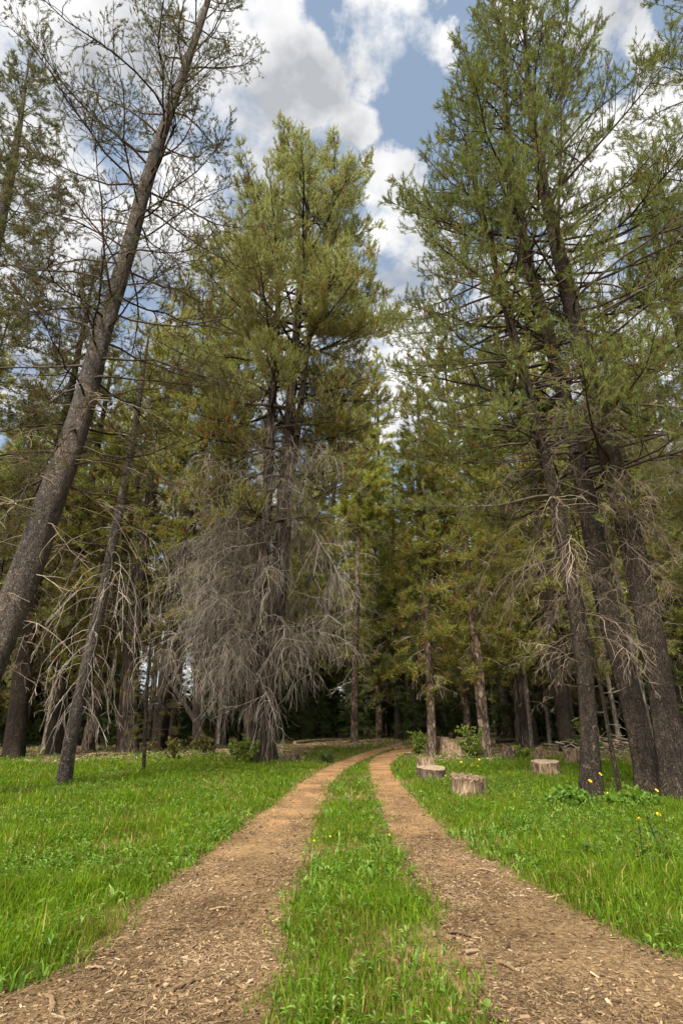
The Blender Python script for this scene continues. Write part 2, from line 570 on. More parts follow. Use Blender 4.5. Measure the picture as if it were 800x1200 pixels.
    # added unseen glow round the sun, behind the camera, to fill the shade
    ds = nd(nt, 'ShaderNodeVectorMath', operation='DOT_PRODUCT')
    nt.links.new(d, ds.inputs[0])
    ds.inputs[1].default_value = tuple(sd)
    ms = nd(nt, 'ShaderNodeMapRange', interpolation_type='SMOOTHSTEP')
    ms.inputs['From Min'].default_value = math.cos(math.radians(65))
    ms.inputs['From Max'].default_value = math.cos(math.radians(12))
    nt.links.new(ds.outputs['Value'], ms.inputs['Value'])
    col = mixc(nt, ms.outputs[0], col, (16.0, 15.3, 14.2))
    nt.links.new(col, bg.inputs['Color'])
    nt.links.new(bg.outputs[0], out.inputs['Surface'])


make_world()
SC.view_settings.view_transform = 'Standard'
SC.view_settings.look = 'None'
SC.view_settings.exposure = 1.38
SC.view_settings.gamma = 1.0
SC.render.engine = 'CYCLES'
SC.cycles.max_bounces = 5
SC.cycles.diffuse_bounces = 3
SC.cycles.glossy_bounces = 1
SC.cycles.transmission_bounces = 3
SC.cycles.use_fast_gi = False

# ------------------------------------------------------------------ ground and tracks
def build_ground():
    fine = np.arange(-40, 40.01, 0.8)
    ys = np.concatenate([[-400, -150, -60, -20], np.arange(-8, 64, 0.8), [80, 120, 220, 500, 1200]])
    xs = np.concatenate([[-1200, -500, -200, -90, -60], fine, [60, 90, 200, 500, 1200]])
    X, Y = np.meshgrid(xs, ys)
    Z = gz(X, Y)
    n, mm = X.shape
    idx = np.arange(n * mm).reshape(n, mm)
    q = np.stack([idx[:-1, :-1], idx[:-1, 1:], idx[1:, 1:], idx[1:, :-1]], -1)
    o = MB().add(np.stack([X, Y, Z], -1), q).build('ground', ground_material())
    tag(o, kind='structure')


def edge(px, near):
    p = [np.array(n) for n in near] + [ground(*q) for q in px]
    p = np.array(p)
    for _ in range(2):
        a = p[:-1] * 0.75 + p[1:] * 0.25
        b = p[:-1] * 0.25 + p[1:] * 0.75
        p = np.concatenate([p[:1], np.stack([a, b], 1).reshape(-1, 2), p[-1:]])
    return p


def resample(p, n):
    s = np.concatenate([[0], np.cumsum(np.linalg.norm(np.diff(p, axis=0), axis=1))])
    t = np.linspace(0, s[-1], n)
    return np.stack([np.interp(t, s, p[:, i]) for i in range(p.shape[1])], -1)


TL = (edge([(-70, 1200), (0, 1170), (100, 1120), (180, 1045), (260, 985), (320, 945), (347, 922), (372, 905), (392, 893), (431, 880.5), (470, 874.5), (540, 871)], [(-3.0, -3)]),
      edge([(318, 1200), (325, 1150), (345, 1075), (357, 1015), (372, 955), (389, 916), (405, 901), (431, 886), (470, 877), (545, 872)], [(-0.45, -3)]))
TR = (edge([(577, 1200), (567, 1170), (530, 1105), (500, 1055), (465, 1000), (445, 945), (433, 910), (430, 893), (442, 884.5), (475, 878), (550, 872.5)], [(0.95, -3)]),
      edge([(930, 1200), (800, 1137), (750, 1113), (700, 1087), (615, 1032), (545, 1000), (507, 960), (473, 920), (457, 905), (459, 890), (480, 881), (555, 874)], [(3.2, -3)]))


def build_track(name, pair, mat):
    A, B = resample(pair[0], 150), resample(pair[1], 150)
    t = np.linspace(0, 1, 14)
    P = A[:, None, :] * (1 - t)[None, :, None] + B[:, None, :] * t[None, :, None]
    wob = 0.03 * sn(P[..., 0], P[..., 1], 0.9, 1)
    wgt = np.abs(t - 0.5) * 2
    P[..., 0] += wob * wgt[None, :]
    Z = gz(P[..., 0], P[..., 1]) + 0.012
    n, k = Z.shape
    idx = np.arange(n * k).reshape(n, k)
    q = np.stack([idx[:-1, :-1], idx[:-1, 1:], idx[1:, 1:], idx[1:, :-1]], -1)
    o = MB().add(np.concatenate([P, Z[..., None]], -1), q).build(name, mat)
    tag(o, kind='structure')


build_ground()
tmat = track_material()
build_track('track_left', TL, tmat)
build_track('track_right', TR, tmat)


def in_poly(x, y, poly):
    c = np.zeros(x.shape, bool)
    n = len(poly)
    j = n - 1
    for i in range(n):
        xi, yi = poly[i]
        xj, yj = poly[j]
        if yi != yj:
            m = ((yi > y) != (yj > y)) & (x < (xj - xi) * (y - yi) / (yj - yi) + xi)
            c ^= m
        j = i
    return c


PL = np.concatenate([resample(TL[0], 70), resample(TL[1], 70)[::-1]])
PR = np.concatenate([resample(TR[0], 70), resample(TR[1], 70)[::-1]])


def on_track(x, y):
    xx = x + 0.045 * sn(x, y, 1.1, 2) + 0.03 * sn(x, y, 3.1, 4)
    yy = y + 0.05 * sn(x, y, 1.3, 1)
    return in_poly(xx, yy, PL) | in_poly(xx, yy, PR)


# ------------------------------------------------------------------ chips, grass
def scatter(rng, n, ymin, ymax, wpad=1.5, power=1.0):
    y = ymin + (ymax - ymin) * rng.uniform(0, 1, n) ** power
    half = 0.72 * y + wpad
    x = rng.uniform(-1, 1, n) * half
    return x, y


def build_chips():
    rng = np.random.default_rng(11)
    mb = MB()
    for (n, y0, y1, l0, l1) in ((170000, 2.2, 6.5, 0.007, 0.058), (80000, 5.5, 14, 0.013, 0.066)):
        x, y = scatter(rng, n, y0, y1, 1.0)
        k = on_track(x + rng.normal(0, 0.06, n), y + rng.normal(0, 0.06, n))
        x, y = x[k], y[k]
        inner = on_track(x - 0.3, y) & on_track(x + 0.3, y)
        keep = rng.uniform(0, 1, len(x)) < np.clip(0.6 + 0.5 * sn(x, y, 0.5, 3), 0.12, 1) * np.where(inner, np.clip(1.15 - (y - 2) / 7, 0.25, 1), 1)
        x, y = x[keep], y[keep]
        n2 = len(x)
        L = l0 + (l1 - l0) * rng.beta(0.8, 4.6, n2)
        W = L * rng.uniform(0.14, 0.5, n2)
        pin = rng.uniform(0, 1, n2) < 0.16
        L = np.where(pin, rng.uniform(0.05, 0.1, n2), L)
        W = np.where(pin, 0.0026, W)
        H = np.minimum(W * 0.5, rng.uniform(0.003, 0.009, n2))
        big = rng.uniform(0, 1, n2) < 0.012
        L = np.where(big, L * 2.6, L)
        az = rng.uniform(0, 2 * PI, n2)
        ti = rng.normal(0, 0.22, n2)
        ro = rng.normal(0, 0.3, n2)
        dx = np.stack([np.cos(az) * np.cos(ti), np.sin(az) * np.cos(ti), np.sin(ti)], -1)
        sy = np.stack([-np.sin(az) * np.cos(ro), np.cos(az) * np.cos(ro), np.sin(ro)], -1)
        up = nrm(np.cross(dx, sy))
        c = np.stack([x, y, gz(x, y) + 0.014 + H * 0.4 + np.abs(np.sin(ti)) * L * 0.3], -1)
        tap = rng.uniform(0.35, 1, n2)
        vs = []
        for sx_ in (-1, 1):
            for s2 in (-1, 1):
                for s3 in (-1, 1):
                    wd = W * (tap if sx_ > 0 else 1.0)
                    vs.append(c + dx * (sx_ * L / 2)[:, None] + sy * (s2 * wd / 2)[:, None] + up * (s3 * H / 2)[:, None])
        V = np.stack(vs, 1)
        f = np.array([[0, 1, 3, 2], [4, 6, 7, 5], [0, 4, 5, 1], [2, 3, 7, 6], [0, 2, 6, 4], [1, 5, 7, 3]])
        q = (np.arange(n2)[:, None, None] * 8 + f[None]).reshape(-1, 4)
        mb.add(V, q, tint=np.repeat(np.clip(np.where(pin, 0.25, 0.4) + rng.normal(0, 0.23, n2) + 0.14 * sn(x, y, 0.7, 2), 0, 1), 8))
    o = mb.build('wood_chips', M['chips'], smooth=False)
    tag(o, 'tan and grey bark chips strewn over both wheel tracks', 'wood chips', kind='stuff')


def blades(rng, x, y, h, w, lean, tint, mb):
    n = len(x)
    z = gz(x, y)
    az = rng.uniform(0, 2 * PI, n)
    fa = rng.uniform(0, 2 * PI, n)
    b = np.stack([x, y, z - 0.01], -1)
    ld = np.stack([np.cos(az), np.sin(az), np.zeros(n)], -1)
    sd_ = np.stack([np.cos(fa), np.sin(fa), np.zeros(n)], -1)
    p1 = b + ld * (lean * h * 0.28)[:, None] + np.array([0, 0, 1.0]) * (h * 0.58)[:, None]
    p2 = b + ld * (lean * h * 0.95)[:, None] + np.array([0, 0, 1.0]) * (h * np.clip(1 - lean * 0.4, 0.3, 1))[:, None]
    hw = (w / 2)[:, None]
    V = np.stack([b - sd_ * hw, b + sd_ * hw, p1 + sd_ * hw * 0.85, p1 - sd_ * hw * 0.85, p2], 1)
    base = np.arange(n)[:, None] * 5
    q = base + np.array([0, 1, 2, 3])
    t = base + np.array([3, 2, 4])
    tt = np.stack([tint, tint, tint, tint, tint + 0.1], 1).ravel()
    mb.add(V, q, t, tint=np.clip(tt, 0, 1))


def meadow_edge(x):
    """how far back the mown-looking meadow reaches (y)"""
    return np.where(x < -1.2, 19.5 + 1.5 * np.sin(x * 0.9), np.where(x < 2.2, 27.0, 19.5 + 1.2 * np.sin(x * 1.3)))


def build_grass():
    rng = np.random.default_rng(21)
    mb = MB()
    for (n, y0, y1, hw, ww, pad) in ((220000, 1.5, 5.0, 1.0, 0.0055, 2.0), (240000, 4.2, 9.5, 1.0, 0.0075, 3.0), (170000, 8.5, 17, 1.0, 0.012, 4), (110000, 15, 29, 1.0, 0.02, 5)):
        x, y = scatter(rng, n, y0, y1, pad)
        cl = sn(x, y, 0.55, 0)
        k = ~on_track(x + rng.normal(0, 0.07, n), y) & (y < meadow_edge(x) + 1.6 * sn(x, y, 0.3, 2))
        k &= rng.uniform(0, 1, n) < np.clip(0.78 + 0.45 * cl, 0.4, 1)
        x, y, cl = x[k], y[k], cl[k]
        n2 = len(x)
        # the strip between the wheels is shorter, the sides taller
        mid = (x > -1.0) & (x < 1.6) & (np.abs(x - 0.25) < 1.2)
        h = rng.gamma(7, 1 / 7.0, n2) * np.where(mid, 0.082, 0.095 + 0.05 * np.clip((6 - y) / 3, 0, 1)) * (1 + 0.35 * cl)
        h = np.clip(h, 0.03, 0.42)
        # trampled and thin close to the tracks
        near = on_track(x + 0.16, y) | on_track(x - 0.16, y)
        h = np.where(near, h * rng.uniform(0.4, 0.9, n2), h)
        w = ww * rng.uniform(0.6, 1.5, n2)
        lean = np.clip(rng.gamma(2.2, 0.26, n2), 0.05, 1.4)
        tint = np.clip(rng.normal(0.42, 0.22, n2) + 0.2 * sn(x, y, 0.8, 1), 0.07, 1)
        tint = np.where(rng.uniform(0, 1, n2) < 0.03 + 0.06 * np.clip(sn(x, y, 0.35, 1), 0, 1), 0.0, tint)
        blades(rng, x, y, h, w, lean, tint, mb)
    o = mb.build('meadow_grass', M['grass'], smooth=True)
    tag(o, 'bright green grass of the meadow and of the strip between the wheel tracks', 'grass', kind='stuff')

    # strap leaves of meadow flowers not yet in bloom
    mb = MB()
    for (n, y0, y1, sc, pad) in ((5000, 1.8, 6, 1.0, 2), (12000, 5, 12, 1.1, 3), (12000, 11, 24, 1.4, 5)):
        x, y = scatter(rng, n, y0, y1, pad)
        k = ~on_track(x, y) & (y < meadow_edge(x)) & (rng.uniform(0, 1, n) < np.clip(0.3 + 0.8 * sn(x, y, 0.6, 2), 0.04, 1))
        x, y = x[k], y[k]
        n2 = len(x)
        m = 5
        rx, ry = np.repeat(x, m) + rng.normal(0, 0.015, n2 * m), np.repeat(y, m) + rng.normal(0, 0.015, n2 * m)
        hh = np.repeat(rng.uniform(0.05, 0.14, n2), m) * rng.uniform(0.6, 1.2, n2 * m)
        blades(rng, rx, ry, hh, hh * 0.13 * sc, np.clip(rng.gamma(4, 0.16, n2 * m), 0.1, 1.4), np.clip(np.repeat(rng.normal(0.6, 0.2, n2), m) + rng.normal(0, .12, n2 * m), 0.1, 1), mb)
    o = mb.build('strap_leaves', M['leafy'], smooth=True)
    tag(o, 'tufts of broad strap shaped leaves scattered through the meadow grass', 'ground cover', kind='stuff')

    # broad-leaved herbs among the grass: small rosettes of folded leaves
    mb = MB()
    for (n, y0, y1, sc, pad) in ((16000, 1.8, 6, 1.0, 2), (28000, 5, 12, 1.2, 3), (24000, 11, 29, 1.8, 5)):
        x, y = scatter(rng, n, y0, y1, pad)
        cl = sn(x, y, 0.4, 4)
        k = ~on_track(x + rng.normal(0, 0.07, n), y) & (y < meadow_edge(x) + 2.5 + 1.6 * sn(x, y, 0.3, 2)) & (rng.uniform(0, 1, n) < np.clip(0.5 + 0.7 * cl, 0.08, 1) * np.where(np.abs(x - 0.2) < 1.3, 0.3, 0.85))
        x, y = x[k], y[k]
        n2 = len(x)
        m = 6
        rx = np.repeat(x, m)
        ry = np.repeat(y, m)
        hh = np.repeat(rng.uniform(0.02, 0.12, n2), m) * rng.uniform(0.6, 1.2, n2 * m)
        az = rng.uniform(0, 2 * PI, n2 * m)
        el = rng.normal(0.55, 0.35, n2 * m)
        L = np.repeat(rng.uniform(0.016, 0.05, n2), m) * rng.uniform(0.7, 1.3, n2 * m) * sc
        W = L * np.repeat(rng.uniform(0.2, 0.5, n2), m)
        d = np.stack([np.cos(az) * np.cos(el), np.sin(az) * np.cos(el), np.sin(el)], -1)
        s_ = np.stack([-np.sin(az), np.cos(az), np.zeros(n2 * m)], -1)
        b = np.stack([rx, ry, gz(rx, ry) + hh], -1) + d * 0.012
        up = np.cross(d, s_)
        mid_ = b + d * (L * 0.45)[:, None]
        tip = b + d * L[:, None] - np.array([0, 0, 1.0]) * (L * 0.25)[:, None]
        V = np.stack([b, mid_ + s_ * (W / 2)[:, None] + up * (W * 0.2)[:, None], tip, mid_ - s_ * (W / 2)[:, None] + up * (W * 0.2)[:, None]], 1)
        base = np.arange(n2 * m)[:, None] * 4
        t = np.concatenate([base + np.array([0, 1, 2]), base + np.array([0, 2, 3])])
        mb.add(V, None, t, tint=np.repeat(np.clip(np.repeat(rng.normal(0.55, 0.2, n2), m) + rng.normal(0, 0.1, n2 * m), 0, 1), 4))
    o = mb.build('leafy_herbs', M['leafy'], smooth=False)
    tag(o, 'low broad leaved herbs mixed through the meadow grass', 'ground cover', kind='stuff')

    # litter and thin sedge on the forest floor beyond the meadow
    mb = MB()
    x, y = scatter(rng, 18000, 18, 45, 6)
    k = (y > meadow_edge(x) - 0.5) & ~on_track(x, y) & (sn(x, y, 0.22, 1) > -0.15)
    x, y = x[k], y[k]
    n2 = len(x)
    blades(rng, x, y, rng.uniform(0.05, 0.22, n2), 0.03 * rng.uniform(0.6, 1.5, n2), rng.uniform(0.2, 1, n2), np.clip(rng.normal(0.35, 0.2, n2), 0, 1), mb)
    o = mb.build('forest_floor_sedge', M['grass'], smooth=True)
    tag(o, 'thin tufts of sedge on the brown litter at the forest edge', 'ground cover', kind='stuff')

    mb = MB()
    x, y = scatter(rng, 16000, 18, 42, 6)
    k = (y > meadow_edge(x) - 1.0) & ~on_track(x, y)
    x, y = x[k], y[k]
    n2 = len(x)
    L = 0.05 + 0.5 * rng.beta(1, 5, n2)
    az = rng.uniform(0, 2 * PI, n2)
    ti = rng.normal(0, 0.15, n2)
    d = np.stack([np.cos(az) * np.cos(ti), np.sin(az) * np.cos(ti), np.sin(ti)], -1)
    c = np.stack([x, y, gz(x, y) + 0.03], -1)
    P = np.stack([c - d * L[:, None] / 2, c + rng.normal(0, 0.01, (n2, 3)), c + d * L[:, None] / 2], 1)
    R = np.repeat((0.006 + L * 0.02)[:, None], 3, 1)
    v, q = tubes(P, R, 4)
    mb.add(v, q, tint=np.repeat(rng.uniform(0, 1, n2), 12))
    o = mb.build('forest_litter', M['wood_dead'], smooth=False)
    tag(o, 'fallen twigs and bark littering the forest floor behind the meadow', 'litter', kind='stuff')


build_chips()
build_grass()


# ------------------------------------------------------------------ trees
def smooth_path(p, n_iter=2):
    for _ in range(n_iter):
        a = p[:-1] * 0.75 + p[1:] * 0.25
        b = p[:-1] * 0.25 + p[1:] * 0.75
        p = np.concatenate([p[:1], np.stack([a, b], 1).reshape(-1, p.shape[1]), p[-1:]])
    return p


class Trunk:
    """a stem: points and radii local to its base"""

    def __init__(s, pts, rad):
        pr = smooth_path(np.concatenate([pts, rad[:, None]], 1))
        L = np.linalg.norm(np.diff(pr[:, :3], axis=0), axis=1).sum()
        pr = resample(pr, max(24, int(L / 0.16)))
        s.p, s.r = pr[:, :3], pr[:, 3]

    def at(s, z):
        return np.stack([np.interp(z, s.p[:, 2], s.p[:, i]) for i in range(3)], -1), np.interp(z, s.p[:, 2], s.r)

    def mesh(s, rng, k=20, flare=0.35, lobes=0.12, rough=0.03):
        P, R = s.p.copy(), s.r.copy()
        z = P[:, 2]
        R = R * (1 + flare * np.exp(-np.maximum(z, 0) / 0.35))
        v, q = tubes(P[None], R[None], k)
        v = v.reshape(len(P), k, 3)
        c = P[:, None, :]
        off = v - c
        a = np.arange(k) * 2 * PI / k
        ph = rng.uniform(0, 6.28, 4)
        w = 1 + lobes * np.exp(-np.maximum(z, 0) / 0.9)[:, None] * np.sin(5 * a + ph[0])[None]
        w = w + rough * (np.sin(7 * a[None] + 3.1 * z[:, None] + ph[1]) + np.sin(3 * a[None] - 1.7 * z[:, None] + ph[2]) + rng.normal(0, 0.5, (len(P), k)))
        v = c + off * w[..., None]
        return v.reshape(-1, 3), q


def grow(st, d, L, S, g0, g1, jit, rng):
    N = len(st)
    P = np.zeros((N, S, 3))
    P[:, 0] = st
    d = d.copy()
    step = (L / (S - 1))[:, None]
    for s in range(1, S):
        f = (s - 1) / max(1, S - 2)
        g = (g0 * (1 - f) + g1 * f) / (S - 1)
        d = d + rng.normal(0, jit, (N, 3))
        d[:, 2] += g
        d = nrm(d)
        P[:, s] = P[:, s - 1] + d * step
    return P


def kids(P, L, cnt, s0, ang, angj, lf, flat, rng, up=0.0, spow=1.0):
    """side shoots of the polylines P; cnt per line; returns start, dir, length, owner, s"""
    N, S, _ = P.shape
    own = np.repeat(np.arange(N), cnt)
    n = len(own)
    s = s0 + (1 - s0) * rng.uniform(0, 1, n) ** spow
    fl = s * (S - 1)
    i = np.minimum(fl.astype(int), S - 2)
    fr = (fl - i)[:, None]
    a, b = P[own, i], P[own, i + 1]
    st = a * (1 - fr) + b * fr
    t = nrm(b - a)
    hor = nrm(np.cross(t, np.array([0, 0, 1.0])) + 1e-6)
    ver = np.cross(hor, t)
    sg = rng.choice([-1.0, 1.0], n)
    th = rng.normal(0, flat, n)
    side = hor * (sg * np.cos(th))[:, None] + ver * np.sin(th)[:, None]
    an = np.radians(rng.normal(ang, angj, n))
    d = t * np.cos(an)[:, None] + side * np.sin(an)[:, None]
    d[:, 2] += up
    d = nrm(d)
    LL = lf(L[own], s) * rng.uniform(0.55, 1.25, n)
    return st, d, LL, own, s


def tufts(pos, d, size, m, wid, rng, tint, mb, spread=(20, 65), back=0.5):
    # a brush of needles set along the last stretch of a twig
    n = len(pos)
    if not n:
        return
    pos = np.repeat(pos, m, 0)
    d = np.repeat(d, m, 0)
    sz = np.repeat(size, m)
    a = np.radians(rng.uniform(spread[0], spread[1], n * m))
    r = nrm(rng.normal(0, 1, (n * m, 3)))
    side = nrm(r - d * (r * d).sum(-1, keepdims=True))
    nd_ = nrm(d * np.cos(a)[:, None] + side * np.sin(a)[:, None] + np.array([0, 0, 0.12]))
    b = pos - d * (sz * back * rng.uniform(0, 1, n * m) * 1.4)[:, None]
    l = sz * rng.uniform(0.7, 1.2, n * m)
    w = nrm(np.cross(nd_, rng.normal(0, 1, (n * m, 3)))) * (wid / 2)
    mid = b + nd_ * (l * 0.35)[:, None]
    V = np.stack([b, mid + w, b + nd_ * l[:, None], mid - w], 1)
    base = np.arange(n * m)[:, None] * 4
    q = base + np.array([0, 1, 2, 3])
    tt = np.clip(np.repeat(tint, m) + rng.normal(0, 0.06, n * m), 0, 1)
    mb.add(V, q, None, tint=np.repeat(tt, 4))


GA = 2.39996


class Spec:
    """one set of branches on a stem"""
    def __init__(s, **k):
        d = dict(n=40, z0=3.0, z1=15.0, L=lambda f: 2.5 * (1 - f) + .5, el=lambda f: 0 + 35 * f, g0=0.2, g1=0.5, jit=0.10, r0=0.018, rt=0.006,
                 tw=6, tl=lambda L, s: 0.42 * L * (1.05 - s) + 0.12, ts0=0.25, tang=48, tg=(0.1, 0.4), tj=0.12,
                 sw=3, sl=0.35, live=True, m=9, size=0.11, wid=0.011, tint=0.5, tvar=0.13, brown=0.06, azr=None, flat=0.45, minr=0.004, dead=0.0, S=9, split=True, wt=0.4, tuft_s=(1.0, 0.62), name='branch', twup=0.1, spread=(20, 60), back=1.0, r2=0.011, tup=0.3, tgrad=0.0, zg=(0, 1))
        d.update(k)
        s.__dict__.update(d)


def branches(T, sp, rng, crown, on_branch):
    n = sp.n
    f = (np.arange(n) + rng.uniform(0, 1, n)) / n
    z = sp.z0 + (sp.z1 - sp.z0) * f
    c, r = T.at(z)
    if sp.azr is None:
        az = np.arange(n) * GA + rng.uniform(-0.4, 0.4, n) + rng.uniform(0, 6)
    else:
        az = np.radians(rng.uniform(sp.azr[0], sp.azr[1], n))
    el = np.radians(sp.el(f) + rng.normal(0, 7, n))
    L = sp.L(f) * rng.uniform(0.65, 1.2, n)
    d = np.stack([np.cos(az) * np.cos(el), np.sin(az) * np.cos(el), np.sin(el)], -1)
    P1 = grow(c, d, L, sp.S, sp.g0, sp.g1, sp.jit, rng)
    tp = np.linspace(0, 1, sp.S)
    R1 = np.maximum((sp.r0 * np.sqrt(L / 2.5))[:, None] * (1 - tp) ** 0.8, sp.rt * (1 - 0.4 * tp))
    R1 = np.minimum(R1, (r * 0.6)[:, None] + 0.004)
    # twigs
    cnt = np.maximum(2, (L * sp.tw).astype(int))
    st, d2, L2, o2, s2 = kids(P1, L, cnt, sp.ts0, sp.tang, 12, sp.tl, sp.flat, rng, sp.twup)
    P2 = grow(st, d2, L2, 6, sp.tg[0], sp.tg[1], sp.tj, rng)
    R2 = np.maximum(sp.r2 * np.sqrt(L2)[:, None] * (1 - np.linspace(0, 1, 6)), sp.minr)
    # twiglets
    cnt3 = np.maximum(1, (sp.sw * np.clip(L2 / 0.6, 0.5, 2.2)).astype(int))
    st3, d3, L3, o3, s3 = kids(P2, L2, cnt3, 0.2, 45, 14, lambda a, b: sp.sl * np.minimum(1, a + 0.3) * (1.15 - 0.5 * b), 0.8, rng, sp.twup)
    P3 = grow(st3, d3, L3, 4, sp.tg[0], sp.tg[1], sp.tj, rng)
    R3 = np.full((len(P3), 4), sp.minr) * np.array([1.1, 1, 0.9, 0.5])
    ob = o2[o3]
    bt = rng.uniform(-1, 1, n)
    W = np.clip(rng.normal(sp.wt, 0.2, n), 0, 1)
    if sp.split:
        for i in range(n):
            mb = MB()
            v, q = tubes(P1[i:i + 1], R1[i:i + 1], 6)
            mb.add(v, q, tint=W[i])
            k = o2 == i
            if k.any():
                v, q = tubes(P2[k], R2[k], 4)
                mb.add(v, q, tint=np.repeat(np.clip(W[i] + rng.normal(0, 0.2, k.sum()), 0, 1), 24))
            k = ob == i
            if k.any():
                v, q = tubes(P3[k], R3[k], 3)
                mb.add(v, q, tint=np.repeat(np.clip(W[i] + rng.normal(0, 0.22, k.sum()), 0, 1), 12))
            on_branch(sp, mb)
    else:
        mb = MB()
        v, q = tubes(P1, R1, 5)
        mb.add(v, q, tint=np.repeat(W, 5 * sp.S))
        v, q = tubes(P2, R2, 3)
        mb.add(v, q, tint=np.repeat(np.clip(W[o2] + rng.normal(0, 0.2, len(o2)), 0, 1), 18))
        v, q = tubes(P3, R3, 3)
        mb.add(v, q, tint=np.repeat(np.clip(W[ob] + rng.normal(0, 0.22, len(ob)), 0, 1), 12))
        on_branch(sp, mb)
    if sp.live:
        pos, dr, ow = [], [], []
        for s_ in sp.tuft_s:
            fl = s_ * 3
            i0 = min(int(fl), 2)
            fr = fl - i0
            pos.append(P3[:, i0] * (1 - fr) + P3[:, i0 + 1] * fr)
            dr.append(nrm(P3[:, i0 + 1] - P3[:, i0]))
            ow.append(ob)
        pos.append(P2[:, -1]); dr.append(nrm(P2[:, -1] - P2[:, -2])); ow.append(o2)
        pos.append(P2[:, 3]); dr.append(nrm(P2[:, 4] - P2[:, 3])); ow.append(o2)
        pos.append(P1[:, -1]); dr.append(nrm(P1[:, -1] - P1[:, -2])); ow.append(np.arange(n))
        pos, dr, ow = np.concatenate(pos), np.concatenate(dr), np.concatenate(ow)
        k = rng.uniform(0, 1, len(pos)) > sp.dead
        pos, dr, ow = pos[k], dr[k], ow[k]
        clump = np.sin(pos[:, 0] * 1.7 + bt[0] * 9) * np.sin(pos[:, 1] * 1.9 + 2) * np.sin(pos[:, 2] * 1.6)
        tint = sp.tint + sp.tvar * (0.6 * bt[ow] + 0.6 * clump + rng.normal(0, 0.6, len(pos)))
        tint = np.clip(tint, 0.14, 1)
        tint = np.where(rng.uniform(0, 1, len(pos)) < sp.brown, rng.uniform(0, 0.1, len(pos)), tint)
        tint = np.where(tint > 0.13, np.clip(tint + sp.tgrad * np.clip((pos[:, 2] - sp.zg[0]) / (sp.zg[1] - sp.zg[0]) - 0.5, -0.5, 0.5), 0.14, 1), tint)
        tufts(pos, nrm(dr + np.array([0, 0, sp.tup])), np.full(len(pos), sp.size) * rng.uniform(0.75, 1.2, len(pos)), sp.m, sp.wid, rng, tint, crown, sp.spread, sp.back)


def tree(name, label, cat, T_list, specs, bark, needle, loc, seed, group=None, k=20, flare=0.35, lobes=0.12, wood=None, dead='wood_dead', rough=0.03, crown_name='crown'):
    """T_list: stems (the first is the trunk); specs: list of (stem index, Spec)"""
    rng = np.random.default_rng(seed)
    root = empty(name, loc, label, cat, group)
    for i, T in enumerate(T_list):
        v, q = T.mesh(rng, k if i == 0 else max(10, k - 6), flare if i == 0 else 0.0, lobes if i == 0 else 0.05, rough)
        MB().add(v, q).build('trunk' if i == 0 else 'stem', M[bark], root)
    crown = MB()

    def ob(sp, mb):
        if sp.split:
            mb.build('branch' if sp.live else 'dead_branch', M[wood or 'wood_live'] if sp.live else M[dead], root)
        else:
            o = mb.build('limbs' if sp.live else 'dead_twigs', M[wood or 'wood_live'] if sp.live else M[dead], root)
            o['kind'] = 'stuff'
    for si, sp in specs:
        branches(T_list[si], sp, rng, crown, ob)
    if crown.n:
        crown.build(crown_name, M[needle], root, smooth=False)
    return root


def px_trunk(px, Y=None, base=None):
    """px: (u, v, width in px) from the ground up; the stem stands in the plane y = Y"""
    if Y is None:
        g = ground(px[0][0], px[0][1])
        Y = g[1]
    pts, rad = [], []
    for (u, v, w) in px:
        p, t = at_y(u, v, Y)
        pts.append(p)
        rad.append(w / 2 * t / F_PX * 0.83)
    pts, rad = np.array(pts), np.array(rad)
    if pts[0, 2] > 0.02:                     # continue to the ground
        d = (pts[0] - pts[1]) / (pts[1, 2] - pts[0, 2])
        pts = np.concatenate([[pts[0] + d * pts[0, 2]], pts])
        rad = np.concatenate([[rad[0] * 1.03], rad])
    b = pts[0].copy()
    b[2] = gz(b[0], b[1])
    pts = pts - pts[0]
    d = pts[1] / max(pts[1, 2], 0.1)
    pts = np.concatenate([[-d * 0.25], pts])
    rad = np.concatenate([[rad[0]], rad])
    return Trunk(pts, rad), tuple(b)


def pine_shape(R, lo=0.55, p=0.75):
    return lambda f: R * (lo + (1 - lo) * np.minimum(1, f * 3.5)) * (1 - f * 0.97) ** p


# ---- T1: big leaning pine at the left edge
T, b = px_trunk([(-75, 940, 47), (-10, 770, 44), (20, 700, 42), (55, 600, 38), (92, 500, 32), (117, 400, 25), (149, 300, 21), (175, 200, 16.5), (210, 100, 12), (245, 0, 8), (258, -60, 3)])
H = T.p[-1, 2]
print('T1', b, H)
tree('leaning_pine', 'tall grey barked pine with a sparse crown leaning in from the left edge', 'tree', [T], [
    (0, Spec(n=34, z0=1.6, z1=7.5, live=False, L=lambda f: 1.3 + 1.3 * f, el=lambda f: 5 - 0 * f, g0=-0.9, g1=-0.5, tw=4.0, tg=(-0.5, -0.5), sw=2.5, sl=0.3, r0=0.014, jit=0.12, minr=0.0035)),
    (0, Spec(n=50, z0=5.5, z1=13.5, L=lambda f: 3.6 + 0 * f, el=lambda f: -8 + 18 * f, g0=-0.2, g1=0.9, tw=6, sw=4, sl=0.36, m=18, size=0.08, wid=0.009, dead=0.3, tint=0.3, r0=0.022, brown=0.15, jit=0.17, tj=0.28, flat=0.9, tuft_s=(1.0,), spread=(15, 42), back=1.2)),
    (0, Spec(n=50, z0=13, z1=H - 0.2, L=lambda f: 4.6 - 3.6 * f ** 1.3, el=lambda f: 12 + 40 * f, g0=0.0, g1=1.1, tw=5.6, sw=4.2, sl=0.36, m=22, size=0.075, wid=0.0085, dead=0.12, r0=0.024, tuft_s=(1.0,), tang=45, jit=0.17, tj=0.28, flat=0.9, tint=0.5, tvar=0.18, spread=(18, 50), back=1.1, tup=0.4)),
], 'bark_grey', 'needle_grey', b, 101, k=26, flare=0.2)

